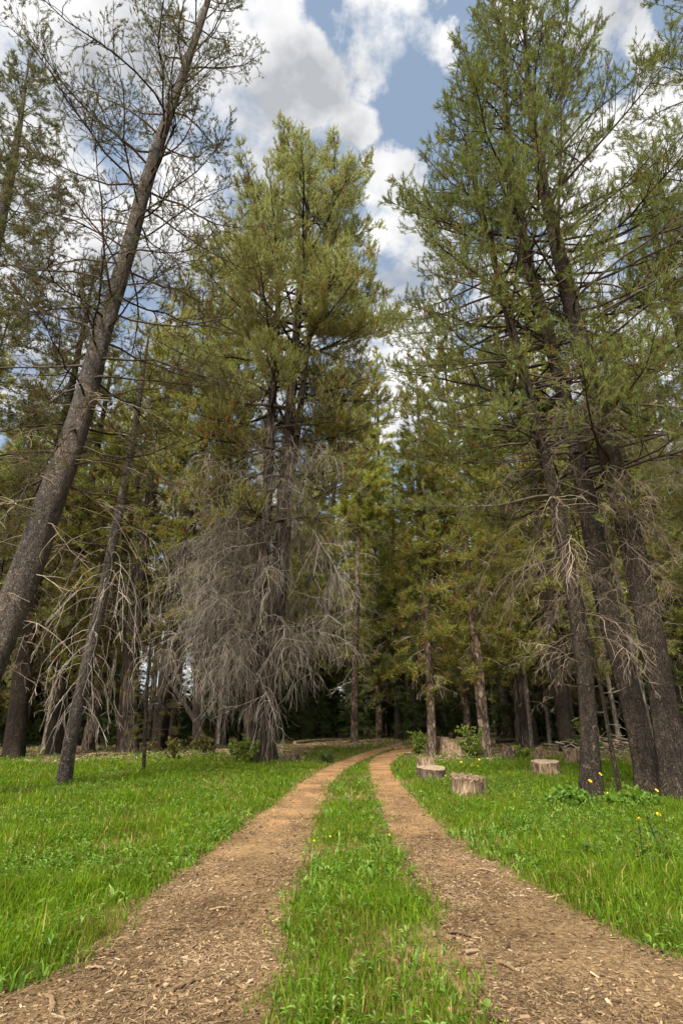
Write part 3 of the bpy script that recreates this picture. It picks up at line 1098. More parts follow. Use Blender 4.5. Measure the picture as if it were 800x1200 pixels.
# ---- T2: slim tree in the left meadow with drooping bleached branches
T, b = px_trunk([(73, 922, 19), (82, 870, 18), (100, 790, 17), (120, 700, 15), (140, 600, 12), (156, 520, 9), (168, 440, 5), (174, 395, 2)])
H = T.p[-1, 2]
print('T2', b, H)
tree('slim_pine', 'slim leaning pine in the left meadow with drooping bleached dead branches', 'tree', [T], [
    (0, Spec(n=60, z0=1.3, z1=5.4, live=False, L=lambda f: 1.3 + 1.1 * f, el=lambda f: 5 + 10 * f, g0=-3.4, g1=-2.4, tw=1.6, r2=0.007, tang=26, tg=(-1.8, -0.8), sw=1, sl=0.3, r0=0.0075, rt=0.004, jit=0.15, tj=0.24, wt=0.55, minr=0.0038)),
    (0, Spec(n=40, z0=4.4, z1=H, L=lambda f: 1.9 - 1.5 * f, el=lambda f: -5 + 30 * f, g0=-0.2, g1=0.7, tw=5, sw=3, sl=0.3, m=9, size=0.12, wid=0.013, brown=0.15, dead=0.1)),
], 'bark_grey', 'needle_olive', b, 102, dead='wood_bleached', flare=0.15)

# ---- T5: the big double-stemmed pine left of the track
T, b = px_trunk([(311, 893, 26), (313, 850, 24), (316, 790, 24), (326, 700, 24), (333, 600, 23), (338, 500, 15), (345, 420, 12), (352, 330, 9), (360, 250, 6), (365, 185, 2)])
Tb, bb = px_trunk([(293, 893, 21), (293, 850, 19), (297, 790, 19), (304, 700, 18), (312, 600, 17), (317, 500, 12), (323, 420, 9), (327, 330, 6), (330, 250, 3), (332, 215, 1.5)])
Tc, bc = px_trunk([(332, 620, 11), (345, 530, 10), (352, 480, 9), (358, 420, 8), (372, 330, 6), (388, 250, 4), (396, 190, 2)], Y=b[1])
offb = np.array(bb) - np.array(b)
Tb.p += offb
k0 = Tc.p[:, 2] > at_y(332, 625, b[1])[0][2]
Tc.p += np.array(bc) - np.array(b)
Tc.p, Tc.r = Tc.p[k0], Tc.r[k0]
H = T.p[-1, 2]
print('T5', b, H, Tb.p[-1, 2], Tc.p[-1, 2])
cr5 = lambda R: pine_shape(R, 0.75, 0.42)
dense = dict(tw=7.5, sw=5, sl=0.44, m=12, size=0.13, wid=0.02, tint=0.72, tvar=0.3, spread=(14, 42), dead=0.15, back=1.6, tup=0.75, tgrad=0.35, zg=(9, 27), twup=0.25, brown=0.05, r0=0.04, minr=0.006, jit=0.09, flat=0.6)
curtain = dict(r2=0.0072, tw=5.2, tl=lambda L, s: 0.9 + 0.8 * np.sin(3 * s), tg=(-2.0, -1.3), tang=60, sw=3.0, sl=0.7, r0=0.014, rt=0.005, minr=0.004, tj=0.34, jit=0.26, wt=0.36, flat=1.1, twup=-0.15, ts0=0.15)
tree('old_pine', 'huge dark double trunked pine left of the track with a curtain of grey dead twigs', 'tree', [T, Tb, Tc], [
    (0, Spec(n=24, z0=3.0, z1=9.6, live=False, L=lambda f: 1.7 + 2.0 * np.sin(f * 2.6 + 0.3), el=lambda f: 8 + 10 * f, g0=-0.4, g1=-1.0, **curtain)),
    (1, Spec(n=26, z0=2.6, z1=9.2, live=False, L=lambda f: 1.9 + 2.3 * np.sin(f * 2.6 + 0.3), el=lambda f: 8 + 10 * f, g0=-0.4, g1=-1.0, **curtain)),
    (0, Spec(n=12, z0=6.0, z1=9.5, live=False, azr=(-60, 20), L=lambda f: 2.9 + 0.9 * np.sin(f * 3), el=lambda f: 16 + 8 * f, g0=-0.5, g1=-1.0, **curtain)),
    (1, Spec(n=26, z0=3.2, z1=9, live=False, azr=(150, 240), L=lambda f: 3.1 + 1.3 * np.sin(f * 3), el=lambda f: 12 + 8 * f, g0=-0.7, g1=-1.6, **curtain)),
    (0, Spec(n=20, z0=7.5, z1=13, azr=(-60, 230), L=lambda f: 3.0 + 1.4 * f, el=lambda f: -5 + 10 * f, g0=-0.3, g1=0.3, **{**dense, 'dead': 0.55, 'brown': 0.2})),
    (1, Spec(n=18, z0=7.5, z1=12.5, azr=(-50, 240), L=lambda f: 3.0 + 1.6 * f, el=lambda f: -5 + 10 * f, g0=-0.3, g1=0.3, **{**dense, 'dead': 0.5, 'brown': 0.2})),
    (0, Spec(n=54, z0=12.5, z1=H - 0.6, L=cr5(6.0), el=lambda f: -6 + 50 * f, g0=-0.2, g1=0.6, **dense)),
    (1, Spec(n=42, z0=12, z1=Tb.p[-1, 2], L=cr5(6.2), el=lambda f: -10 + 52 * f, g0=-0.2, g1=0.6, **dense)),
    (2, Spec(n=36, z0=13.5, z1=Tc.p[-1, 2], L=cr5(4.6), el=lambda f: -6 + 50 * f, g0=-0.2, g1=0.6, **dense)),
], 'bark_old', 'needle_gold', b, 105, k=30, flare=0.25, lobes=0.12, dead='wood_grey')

# ---- T9-T11: three big trunks at the right
trio = dict(tw=5.6, sw=3.6, sl=0.38, m=15, size=0.095, wid=0.0115, tint=0.56, ts0=0.36, spread=(14, 42), tj=0.2, back=1.5, tup=0.6, twup=0.2, tvar=0.2, r0=0.027, minr=0.0042, jit=0.10, flat=0.6)
deadl = dict(r2=0.007, live=False, g0=-0.9, g1=-1.0, tw=6, tang=36, tg=(-1.3, -0.7), sw=4, sl=0.4, r0=0.009, rt=0.0035, jit=0.2, tj=0.26, minr=0.0028, wt=0.15)
T, b = px_trunk([(693, 937, 29), (691, 890, 25), (686, 800, 22), (674, 710, 21), (659, 630, 18), (643, 555, 15.5), (622, 470, 13.5), (600, 390, 12), (580, 310, 9), (558, 220, 6), (542, 150, 2)])
H = T.p[-1, 2]
print('T9', b, H)
front = dict(azr=(215, 285), g0=-0.4, g1=0.4, brown=0.1, dead=0.1)
tree('straight_pine', 'leftmost and thinnest of the three big pine trunks on the right', 'tree', [T], [
    (0, Spec(n=44, z0=2.1, z1=7, L=lambda f: 1.5 + 1.2 * f, el=lambda f: 0 + 5 * f, **deadl)),
    (0, Spec(n=8, z0=7, z1=11, L=lambda f: 1.4 + .8 * f, el=lambda f: 0 + 20 * f, **front, **trio)),
    (0, Spec(n=48, z0=5.2, z1=10.5, azr=(-75, 215), L=lambda f: 3.0 + 0 * f, el=lambda f: -8 + 20 * f, g0=-0.3, g1=0.7, brown=0.12, dead=0.12, **trio)),
    (0, Spec(n=50, z0=10, z1=H, L=lambda f: 3.4 - 2.4 * f, el=lambda f: 15 + 35 * f, g0=0.0, g1=0.9, brown=0.04, **trio)),
], 'bark_dark', 'needle_pine', b, 109, k=22, flare=0.28)

T, b = px_trunk([(762, 934, 33), (756, 895, 31), (746, 850, 31), (733, 800, 30), (708, 700, 29), (690, 600, 26), (673, 520, 22), (657, 450, 19), (636, 370, 17), (616, 300, 14), (600, 220, 12), (592, 130, 8), (590, 40, 4), (590, 5, 1.5)])
H = T.p[-1, 2]
print('T10', b, H)
tree('straight_pine', 'middle one of the three big pine trunks on the right with bare curved twigs', 'tree', [T], [
    (0, Spec(n=44, z0=2.4, z1=7.5, L=lambda f: 1.4 + 1.2 * f, el=lambda f: 0 + 5 * f, **deadl)),
    (0, Spec(n=8, z0=6.5, z1=12, L=lambda f: 1.4 + .8 * f, el=lambda f: 0 + 20 * f, **front, **trio)),
    (0, Spec(n=38, z0=5.8, z1=11, azr=(-75, 215), L=lambda f: 3.6 + 0 * f, el=lambda f: -8 + 20 * f, g0=-0.3, g1=0.8, brown=0.12, dead=0.15, **trio)),
    (0, Spec(n=74, z0=11, z1=H, L=lambda f: 4.0 - 2.7 * f, el=lambda f: 15 + 40 * f, g0=0.0, g1=0.9, brown=0.03, **trio)),
], 'bark_dark', 'needle_pine', b, 110, k=26, flare=0.28)

T, b = px_trunk([(797, 940, 41), (788, 895, 36), (780, 850, 34), (773, 800, 33), (754, 700, 33), (731, 600, 31), (711, 520, 28), (692, 450, 25), (672, 370, 22), (655, 300, 19), (634, 210, 14), (620, 120, 10), (614, 30, 5), (612, -15, 1.5)])
H = T.p[-1, 2]
print('T11', b, H)
tree('straight_pine', 'rightmost and thickest of the three big pine trunks on the right', 'tree', [T], [
    (0, Spec(n=44, z0=2.4, z1=7.5, L=lambda f: 1.5 + 1.2 * f, el=lambda f: 0 + 5 * f, **deadl)),
    (0, Spec(n=8, z0=6.5, z1=12, L=lambda f: 1.4 + .8 * f, el=lambda f: 0 + 20 * f, **front, **trio)),
    (0, Spec(n=38, z0=5.5, z1=12, azr=(-75, 215), L=lambda f: 3.6 + 0 * f, el=lambda f: -4 + 20 * f, g0=-0.1, g1=1.1, brown=0.10, dead=0.3, **trio)),
    (0, Spec(n=72, z0=11.5, z1=H, L=lambda f: 4.3 - 2.9 * f, el=lambda f: 18 + 40 * f, g0=0.0, g1=1.0, brown=0.03, **trio)),
], 'bark_dark', 'needle_pine', b, 111, k=28, flare=0.28)

# ---- middle-distance trees, each on its own spot
def mid_specs(H, zl, zd, R, dn=26, ln=90, tint=0.55, brown=0.1, dl=1.6, size=0.2, wid=0.026, m=7, droop=-1.4, pp=0.7, lown=0.4):
    return [(0, Spec(n=dn, z0=zd, z1=zl + 1.5, live=False, split=False, L=lambda f: dl * (0.6 + 0.5 * f), el=lambda f: -5 + 8 * f, g0=-0.7, g1=-0.8, tw=5, tg=(droop, droop * 0.7), sw=3, sl=0.4, r0=0.02, minr=0.006, tj=0.15, wt=0.45, flat=0.9)),
            (0, Spec(n=int(ln * lown), z0=zl * 0.45, z1=zl * 1.15, split=False, L=lambda f: R * (0.75 + 0.3 * f), el=lambda f: -14 + 6 * f, g0=-0.5, g1=-0.1, tw=6, sw=3.4, sl=0.42, m=m, size=size, wid=wid, tint=tint - 0.06, tvar=0.2, brown=brown + 0.05, dead=0.25, r0=0.022, minr=0.006)),
            (0, Spec(n=ln, z0=zl, z1=H, split=False, L=pine_shape(R, 0.6, pp), el=lambda f: -12 + 48 * f, g0=-0.25, g1=0.5, tw=6, sw=3.8, sl=0.42, m=m, size=size, wid=wid, tint=tint, tvar=0.2, brown=brown, r0=0.026, minr=0.006))]


MID = [
    # name, label, px trunk, Y, crown start (fraction), first dead branch z, R, bark, needle, seed, kwargs
    ('thin_pine', 'brown sunlit trunk with pale curved dead branches standing alone where the track bends', [(415, 862, 10), (416, 780, 9.5), (418, 700, 8), (420, 600, 5.5), (421, 500, 3), (422, 450, 1)], 33, 0.52, 2.6, 2.6, 'bark_brown', 'needle_olive', 206, dict(dl=2.6, dn=44, droop=-0.5, size=.3, wid=.045, tint=.6, lown=.05)),
    ('back_pine', 'tall thin olive pine far beyond the track bend, right of the sunlit trunk', [(447, 861, 9), (446, 760, 8), (445, 640, 6), (443, 520, 4), (441, 405, 1)], 46, 0.4, 4, 3.0, 'bark_dark', 'needle_olive', 226, dict(size=.3, wid=.04, tint=.7)),
    ('back_pine', 'tall pale green pine far beyond the big double trunked tree, left of the sunlit trunk', [(372, 862, 9), (378, 760, 8), (389, 640, 6), (392, 520, 4), (394, 415, 1)], 44, 0.4, 4, 3.0, 'bark_dark', 'needle_olive', 227, dict(size=.3, wid=.04, tint=.75)),
    ('shaggy_pine', 'shaggy pine draped in grey twigs right of the track bend', [(506, 886, 13), (505, 830, 12), (501, 760, 11), (497, 680, 9), (493, 560, 6), (489, 470, 3), (487, 425, 1)], 21, 0.42, 2.2, 2.5, 'bark_brown', 'needle_olive', 207, dict(dl=1.7, dn=44, brown=.15, tint=.45)),
    ('grey_pine', 'grey barked pine leaning slightly left just behind the stumps', [(569, 886, 16), (562, 800, 15), (553, 720, 13), (545, 640, 11), (533, 540, 7), (523, 450, 3), (519, 400, 1)], 21, 0.4, 3.2, 3.0, 'bark_brown', 'needle_olive', 208, dict(brown=.15, dl=1.8)),
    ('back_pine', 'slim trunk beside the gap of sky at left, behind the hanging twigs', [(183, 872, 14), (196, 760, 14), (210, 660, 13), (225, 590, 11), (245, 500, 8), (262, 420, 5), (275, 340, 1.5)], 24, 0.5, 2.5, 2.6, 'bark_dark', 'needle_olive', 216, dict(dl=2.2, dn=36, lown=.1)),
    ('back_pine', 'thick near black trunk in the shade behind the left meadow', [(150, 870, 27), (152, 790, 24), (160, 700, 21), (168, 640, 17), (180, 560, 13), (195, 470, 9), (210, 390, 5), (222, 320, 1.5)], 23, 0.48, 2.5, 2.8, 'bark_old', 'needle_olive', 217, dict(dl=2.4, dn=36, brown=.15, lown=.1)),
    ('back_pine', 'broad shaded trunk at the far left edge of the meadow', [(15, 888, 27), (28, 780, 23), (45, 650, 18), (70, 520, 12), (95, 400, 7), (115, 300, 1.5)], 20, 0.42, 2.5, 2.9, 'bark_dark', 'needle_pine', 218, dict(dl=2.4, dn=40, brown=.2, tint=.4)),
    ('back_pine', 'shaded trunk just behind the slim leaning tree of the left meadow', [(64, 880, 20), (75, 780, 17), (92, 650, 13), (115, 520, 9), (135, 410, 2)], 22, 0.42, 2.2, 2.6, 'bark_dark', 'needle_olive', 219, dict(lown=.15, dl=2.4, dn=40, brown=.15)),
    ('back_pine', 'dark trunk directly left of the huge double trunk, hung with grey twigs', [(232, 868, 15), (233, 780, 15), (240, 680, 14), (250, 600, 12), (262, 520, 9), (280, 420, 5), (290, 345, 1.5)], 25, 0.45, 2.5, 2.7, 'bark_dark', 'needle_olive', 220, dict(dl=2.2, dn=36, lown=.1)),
    ('back_pine', 'green crowned pine whose top shows at the upper left edge behind the leaning trunk', [(-170, 890, 40), (-90, 600, 30), (-30, 380, 22), (5, 240, 16), (22, 160, 8), (34, 70, 1.5)], 16, 0.42, 3, 3.3, 'bark_grey', 'needle_grey', 221, dict(ln=120, tint=.55, size=.14, wid=.019, m=10, brown=.04, pp=0.38)),
    ('back_pine', 'full green pine crown at the right edge behind the three big trunks', [(941, 884, 34), (870, 640, 26), (815, 450, 18), (775, 310, 10), (747, 205, 1.5)], 20, 0.38, 3, 3.6, 'bark_dark', 'needle_pine', 222, dict(ln=110, tint=.7, size=.17, wid=.024, m=9, brown=.03, pp=0.5)),
    ('edge_pine', 'pine at the right edge whose dark branches hang into the upper right corner', [(915, 945, 55), (885, 700, 45), (858, 450, 30), (838, 250, 20), (824, 60, 10), (818, -60, 3)], 10.5, 0.5, 3, 3.6, 'bark_dark', 'needle_pine', 223, dict(ln=46, size=.13, wid=.014, m=10, dl=2.5, brown=.05, tint=.4)),
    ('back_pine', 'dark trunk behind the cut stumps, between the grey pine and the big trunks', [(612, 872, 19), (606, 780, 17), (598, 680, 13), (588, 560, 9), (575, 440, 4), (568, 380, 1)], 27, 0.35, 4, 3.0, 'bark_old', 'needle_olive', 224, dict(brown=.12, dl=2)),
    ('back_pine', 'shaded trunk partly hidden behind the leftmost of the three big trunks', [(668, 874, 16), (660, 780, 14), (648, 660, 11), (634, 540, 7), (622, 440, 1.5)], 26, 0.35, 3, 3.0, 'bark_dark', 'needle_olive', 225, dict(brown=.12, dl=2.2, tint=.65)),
]
for (nm, lab, px, Y, zf, zd, R, bk, ndl, seed, kw) in MID:
    T, b = px_trunk(px, Y=Y)
    H = T.p[-1, 2]
    tree(nm, lab, 'tree', [T], mid_specs(H, H * zf, zd, R, **kw), bk, ndl, b, seed, k=14, flare=0.2,
         dead='wood_bleached' if nm == 'thin_pine' else 'wood_dead')

# ---- dead and young stems near the big trees
def bare(name, label, px, Y, bark, seed, n=14, z0=1.0, L=0.7, live=False, needle=None, cat='dead tree', dead='wood_dead', **kw):
    T, b = px_trunk(px, Y=Y)
    H = T.p[-1, 2]
    d = dict(n=n, z0=z0, z1=H, live=live, split=True, L=lambda f: L * (1.1 - 0.7 * f), el=lambda f: 5 + 20 * f, g0=-0.7, g1=-0.3, tw=4, tg=(-0.4, -0.3), sw=2, sl=0.2, r0=0.01, rt=0.004, minr=0.0035, jit=0.16)
    d.update(kw)
    return tree(name, label, cat, [T], [(0, Spec(**d))], bark, needle, b, seed, k=10, flare=0.1, lobes=0.04, dead=dead)


bare('dead_sapling', 'thin dark dead sapling between the first and second big trunks on the right', [(727, 938, 6), (718, 890, 6), (708, 830, 5.5), (699, 785, 5), (688, 735, 3), (682, 700, 1)], 10.0, 'bark_dark', 301, z0=1.0, L=0.6)
bare('leaning_snag', 'pale bare leaning stem in the gap between the two thickest right trunks', [(770, 912, 8), (762, 868, 8), (749, 800, 8.5), (735, 735, 8), (716, 650, 6), (700, 580, 4), (690, 530, 1.5)], 12.0, 'bark_pale', 302, z0=2.2, L=0.9)
bare('dead_sapling', 'short thin dead sapling with brown needles in the left meadow', [(168, 906, 5), (170, 860, 5), (173, 800, 4), (177, 745, 1.5)], 14.6, 'bark_dark', 303, n=24, z0=0.7, L=0.9, live=True, needle='shrub_brown', cat='sapling', size=0.1, wid=0.012, tw=5, sw=3, dead=0.0, m=6)
T, b = px_trunk([(250, 884, 7), (215, 822, 6), (181, 776, 6), (155, 742, 5), (132, 710, 4), (116, 685, 2)], Y=21.5)
tree('leaning_snag', 'dead trunk leaning diagonally against the trees behind the left meadow', 'dead tree', [T], [(0, Spec(n=8, z0=1.0, z1=T.p[-1, 2], live=False, L=lambda f: 0.7 + 0 * f, el=lambda f: 20 + 0 * f, tw=2, sw=1, sl=.2, r0=.012))], 'bark_dark', None, b, 304, k=12, flare=0)


# ---- forest behind: a few kinds, then copies
def straight(H, r, seed, lean=0.0):
    rng = np.random.default_rng(seed)
    z = np.linspace(-0.3, H, 9)
    x = np.cumsum(rng.normal(0, 0.06, 9)) + lean * z
    y = np.cumsum(rng.normal(0, 0.06, 9))
    x -= x[0]
    y -= y[0]
    return Trunk(np.stack([x, y, z], -1), r * (1 - 0.94 * np.linspace(0, 1, 9) ** 1.2))


GL = 'pines in the deep forest on the left'
GR = 'pines in the deep forest on the right'
LL = 'one of the slender pines crowding the deep forest far behind the left meadow'
LR = 'one of the slender pines crowding the deep forest far behind the right meadow and stumps'
kinds = []
for i, (H, r, zl, R, ndl, bk, tint) in enumerate([(23, 0.25, 9, 2.7, 'needle_olive', 'bark_brown', .5), (27, 0.3, 12, 2.8, 'needle_olive', 'bark_dark', .65), (20, 0.2, 8, 2.5, 'needle_pine', 'bark_dark', .6), (25, 0.24, 13, 2.4, 'needle_olive', 'bark_grey', .45)]):
    T = straight(H, r, 400 + i)
    sp = mid_specs(H, zl * 0.8, 2.0, R * 1.2, dn=34, ln=80, tint=tint, brown=0.1, dl=2.2, size=0.26, wid=0.045, m=6, droop=-1.2)
    sp[0][1].tw = 3.5
    sp[0][1].minr = 0.009
    for q in (1, 2):
        sp[q][1].tw = 4.5
        sp[q][1].sw = 3
    kinds.append(tree('forest_pine', 'x', 'tree', [T], sp, bk, ndl, (0, 0, 0), 400 + i, k=12, flare=0.2))
T = straight(19, 0.12, 404)
sp = mid_specs(19, 11, 1.5, 1.4, dn=46, ln=44, tint=.55, brown=.12, dl=1.3, size=.22, wid=.03, m=6, droop=-1.0)
for q in sp:
    q[1].tw = 4
kinds.append(tree('pole_pine', 'x', 'tree', [T], sp, 'bark_pale', 'needle_olive', (0, 0, 0), 404, k=10, flare=0.15, dead='wood_grey'))
rng = np.random.default_rng(77)
spots = []


def free(x, y, dmin):
    if y < 33 and -4.5 < x < 9.5 or (-4 < x < 2 and y < 40):
        return False
    if -0.40 < x / y < -0.22 and y < 70:          # the gap of sky beyond the left meadow
        return rng.uniform() < 0.06
    return all((x - a) ** 2 + (y - c) ** 2 > dmin ** 2 for a, c in spots)


tries = 0
while len(spots) < 165 and tries < 6000:
    tries += 1
    y = 24 + 46 * rng.uniform() ** 1.25
    x = rng.uniform(-0.85, 0.85) * y
    if free(x, y, 1.8):
        spots.append((x, y))
npole = len(spots)
for q in range(900):
    if len(spots) - npole >= 44:
        break
    y = rng.uniform(25, 40)
    x = y * rng.uniform(-0.62, -0.16) if q % 3 else y * rng.uniform(0.3, 0.62)
    if all((x - a) ** 2 + (y - c) ** 2 > 1.2 ** 2 for a, c in spots):
        spots.append((x, y))
used = set()
for i, (x, y) in enumerate(spots):
    kd = int(rng.choice([0, 1, 2, 3, 4, 4])) if i < npole else 4
    s = rng.uniform(0.85, 1.3) if y > 32 else rng.uniform(0.72, 1.05)
    loc = (x, y, float(gz(x, y)))
    rz = rng.uniform(0, 6.28)
    lab, grp = (LL, GL) if x < 0.4 else (LR, GR)
    tilt = tuple(rng.normal(0, 0.02, 2))
    if kd not in used:
        used.add(kd)
        r = kinds[kd]
        r.location, r.rotation_euler, r.scale = loc, (tilt[0], tilt[1], rz), (s, s, s)
        r['label'], r['group'] = lab, grp
    else:
        dup(kinds[kd], loc, rz, (s, s, s * rng.uniform(0.92, 1.08)), lab, grp, tilt)

# young dark firs in the shade under the pines
firs = []
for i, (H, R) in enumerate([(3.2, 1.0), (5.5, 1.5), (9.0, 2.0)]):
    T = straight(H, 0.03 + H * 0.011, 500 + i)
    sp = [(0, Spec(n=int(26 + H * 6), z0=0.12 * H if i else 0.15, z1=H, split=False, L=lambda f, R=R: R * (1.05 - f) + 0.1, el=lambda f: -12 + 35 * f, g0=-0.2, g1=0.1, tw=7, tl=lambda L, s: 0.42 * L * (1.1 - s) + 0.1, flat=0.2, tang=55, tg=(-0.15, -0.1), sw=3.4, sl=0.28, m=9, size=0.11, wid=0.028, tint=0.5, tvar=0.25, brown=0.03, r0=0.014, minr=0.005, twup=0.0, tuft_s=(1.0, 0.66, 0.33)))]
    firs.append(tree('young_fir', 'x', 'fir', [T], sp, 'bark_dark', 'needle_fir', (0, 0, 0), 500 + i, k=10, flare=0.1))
fx = [  # px base u, v, kind, scale : the ones seen in front
    (352, 868, 0, 1.0), (372, 866, 0, 1.2), (340, 867, 1, 0.8), (395, 864, 1, 0.9), (440, 862, 1, 1.0), (455, 864, 0, 1.2), (470, 864, 1, 0.8), (430, 860, 2, 0.9), (385, 861, 2, 1.0),
    (100, 874, 1, 0.9), (128, 872, 1, 0.8), (60, 872, 2, 0.8), (205, 874, 1, 0.8), (225, 872, 0, 1.2), (258, 874, 1, 0.9), (540, 866, 1, 1.0), (785, 874, 1, 1.1), (765, 870, 2, 0.9), (20, 870, 1, 1.1), (655, 872, 0, 1.0), (695, 872, 1, 0.8), (810, 880, 1, 1.2)]
FP = [(float(ground(u, v)[0]), float(ground(u, v)[1]), k, s) for (u, v, k, s) in fx]
tries = 0
while len(FP) < 190 and tries < 4000:
    tries += 1
    y = rng.uniform(28, 60)
    x = rng.uniform(-0.8, 0.8) * y
    if y < 36 and -5 < x < 10:
        continue
    if -0.40 < x / y < -0.22:
        k, s = 0, rng.uniform(0.8, 1.3)
    else:
        k, s = int(rng.choice([0, 1, 1, 2, 2])), rng.uniform(0.75, 1.3)
    if all((x - a) ** 2 + (y - c) ** 2 > 1.5 for a, c, _, _ in FP):
        FP.append((x, y, k, s))
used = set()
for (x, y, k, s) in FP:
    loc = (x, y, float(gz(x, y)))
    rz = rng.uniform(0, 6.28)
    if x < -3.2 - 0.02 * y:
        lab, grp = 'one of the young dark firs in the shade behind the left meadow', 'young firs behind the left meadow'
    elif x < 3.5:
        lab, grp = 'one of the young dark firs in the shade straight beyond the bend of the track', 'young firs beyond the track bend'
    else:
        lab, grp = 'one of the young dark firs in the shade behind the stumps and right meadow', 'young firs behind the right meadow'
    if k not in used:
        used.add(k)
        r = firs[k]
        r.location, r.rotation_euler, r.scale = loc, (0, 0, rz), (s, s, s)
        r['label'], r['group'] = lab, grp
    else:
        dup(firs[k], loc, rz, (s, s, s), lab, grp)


# the far wood beyond, which reads as one dark mass
rng = np.random.default_rng(78)
far = MB()
for i in range(170):
    y = rng.uniform(62, 85)
    x = rng.uniform(-0.95, 0.95) * y
    H = rng.uniform(15, 24)
    if -0.42 < x / y < -0.2:
        H = rng.uniform(3, 6)
    R = rng.uniform(1.6, 2.6)
    n = int(28 * H)
    f = rng.uniform(0, 1, n) ** 0.9
    rr = R * (1.05 - f) * np.sqrt(rng.uniform(0.1, 1, n))
    a = rng.uniform(0, 6.28, n)
    pos = np.stack([x + rr * np.cos(a), y + rr * np.sin(a), 0.4 + f * H], -1)
    d = nrm(np.stack([np.cos(a), np.sin(a), np.full(n, -0.1)], -1))
    tufts(pos, d, np.full(n, 0.75), 5, 0.26, rng, np.clip(rng.normal(0.45 + rng.normal(0, .1), 0.15, n), 0, 1), far)
    v, q = tubes(np.array([[[x, y, -0.2], [x, y, H * .5], [x, y, H]]]), np.array([[0.25, 0.16, 0.03]]), 6)
    far.add(v, q, mat=1, tint=.3)
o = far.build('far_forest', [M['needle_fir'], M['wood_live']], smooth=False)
tag(o, 'far dark wood closing the view behind all the pines', 'forest', kind='stuff')


# ------------------------------------------------------------------ stumps, logs, sticks
def stump(name, label, uv, wpx, hpx, seed, jag=0.0, taper=0.1, side='stump_side', lean=(0, 0), elong=1.0, top=True, base_sink=0.08, pieces=0, cat='stump'):
    rng = np.random.default_rng(seed)
    g = ground(*uv)
    dep = g[1] * CP - CAM_H * SP
    R = wpx / 2 * dep / F_PX
    H = hpx * dep / F_PX
    root = empty(name, (g[0], g[1], float(gz(g[0], g[1]))), label, cat)
    root.rotation_euler = (lean[0], lean[1], rng.uniform(0, 6.28) if elong == 1.0 and not any(lean) else 0)
    k, nr = 40, 9
    a = np.arange(k) * 2 * PI / k
    prof = 1 + 0.07 * np.sin(3 * a + rng.uniform(0, 6)) + 0.05 * np.sin(5 * a + rng.uniform(0, 6)) + 0.03 * np.sin(11 * a + rng.uniform(0, 6)) + rng.normal(0, 0.015, k)
    zs = np.linspace(-base_sink, H, nr)
    jagz = jag * H * np.abs(0.5 * np.sin(2 * a + 1) + 0.5 * np.sin(5 * a + rng.uniform(0, 6)) + rng.normal(0, 0.45, k)) if jag else np.zeros(k)
    V = []
    for i, z in enumerate(zs):
        f = i / (nr - 1)
        r = R * prof * (1 + taper * (1 - f) ** 2 * 1.5 + 0.12 * (1 - f) ** 3 * np.abs(np.sin(2.5 * a + seed))) * (1 + rng.normal(0, 0.014, k))
        V.append(np.stack([r * np.cos(a) * elong, r * np.sin(a), z - jagz * f ** 1.5], -1))
    V = np.array(V)
    idx = np.arange(nr * k).reshape(nr, k)
    q = np.stack([idx[:-1], np.roll(idx[:-1], -1, 1), np.roll(idx[1:], -1, 1), idx[1:]], -1).reshape(-1, 4)
    MB().add(V, q).build('bark', M[side], root)
    # the cut face, a little inside the rim, with a slight dish
    rings = 6
    W = []
    for j in range(rings):
        f = 1 - j / rings
        rr = V[-1].copy()
        rr[:, :2] *= (f * 0.985 if j else 0.999)
        zc = H * (1 - jag * 0.55) if jag else H
        rr[:, 2] = rr[:, 2] * (f ** 0.6) + zc * (1 - f ** 0.6) + (0.006 if j else 0.002) + rng.normal(0, 0.003 + jag * 0.03, k)
        W.append(rr)
    W = np.array(W)
    idx = np.arange(rings * k).reshape(rings, k)
    q = np.stack([idx[:-1], np.roll(idx[:-1], -1, 1), np.roll(idx[1:], -1, 1), idx[1:]], -1).reshape(-1, 4)
    c = W[-1].mean(0)
    vv = np.concatenate([W.reshape(-1, 3), [c]])
    t = np.stack([idx[-1], np.roll(idx[-1], -1), np.full(k, rings * k)], -1)
    MB().add(vv, q, t).build('cut_top', M['stump_top' if not jag else 'stump_side'], root)
    for p in range(pieces):
        mb = MB()
        an = rng.uniform(0, 6.28)
        base = np.array([R * 1.03 * np.cos(an) * elong, R * 1.03 * np.sin(an), H * 0.0])
        P = np.stack([base + [0, 0, -0.02], base + [0.01, 0.01, H * 0.4], base + [0.03 * np.cos(an), 0.03 * np.sin(an), H * 0.8]])
        v, q = tubes(P[None], np.array([[0.07, 0.08, 0.03]]) * R * 2, 7)
        mb.add(v, q)
        mb.build('bark_slab', M['stump_bark'], root)
    return root


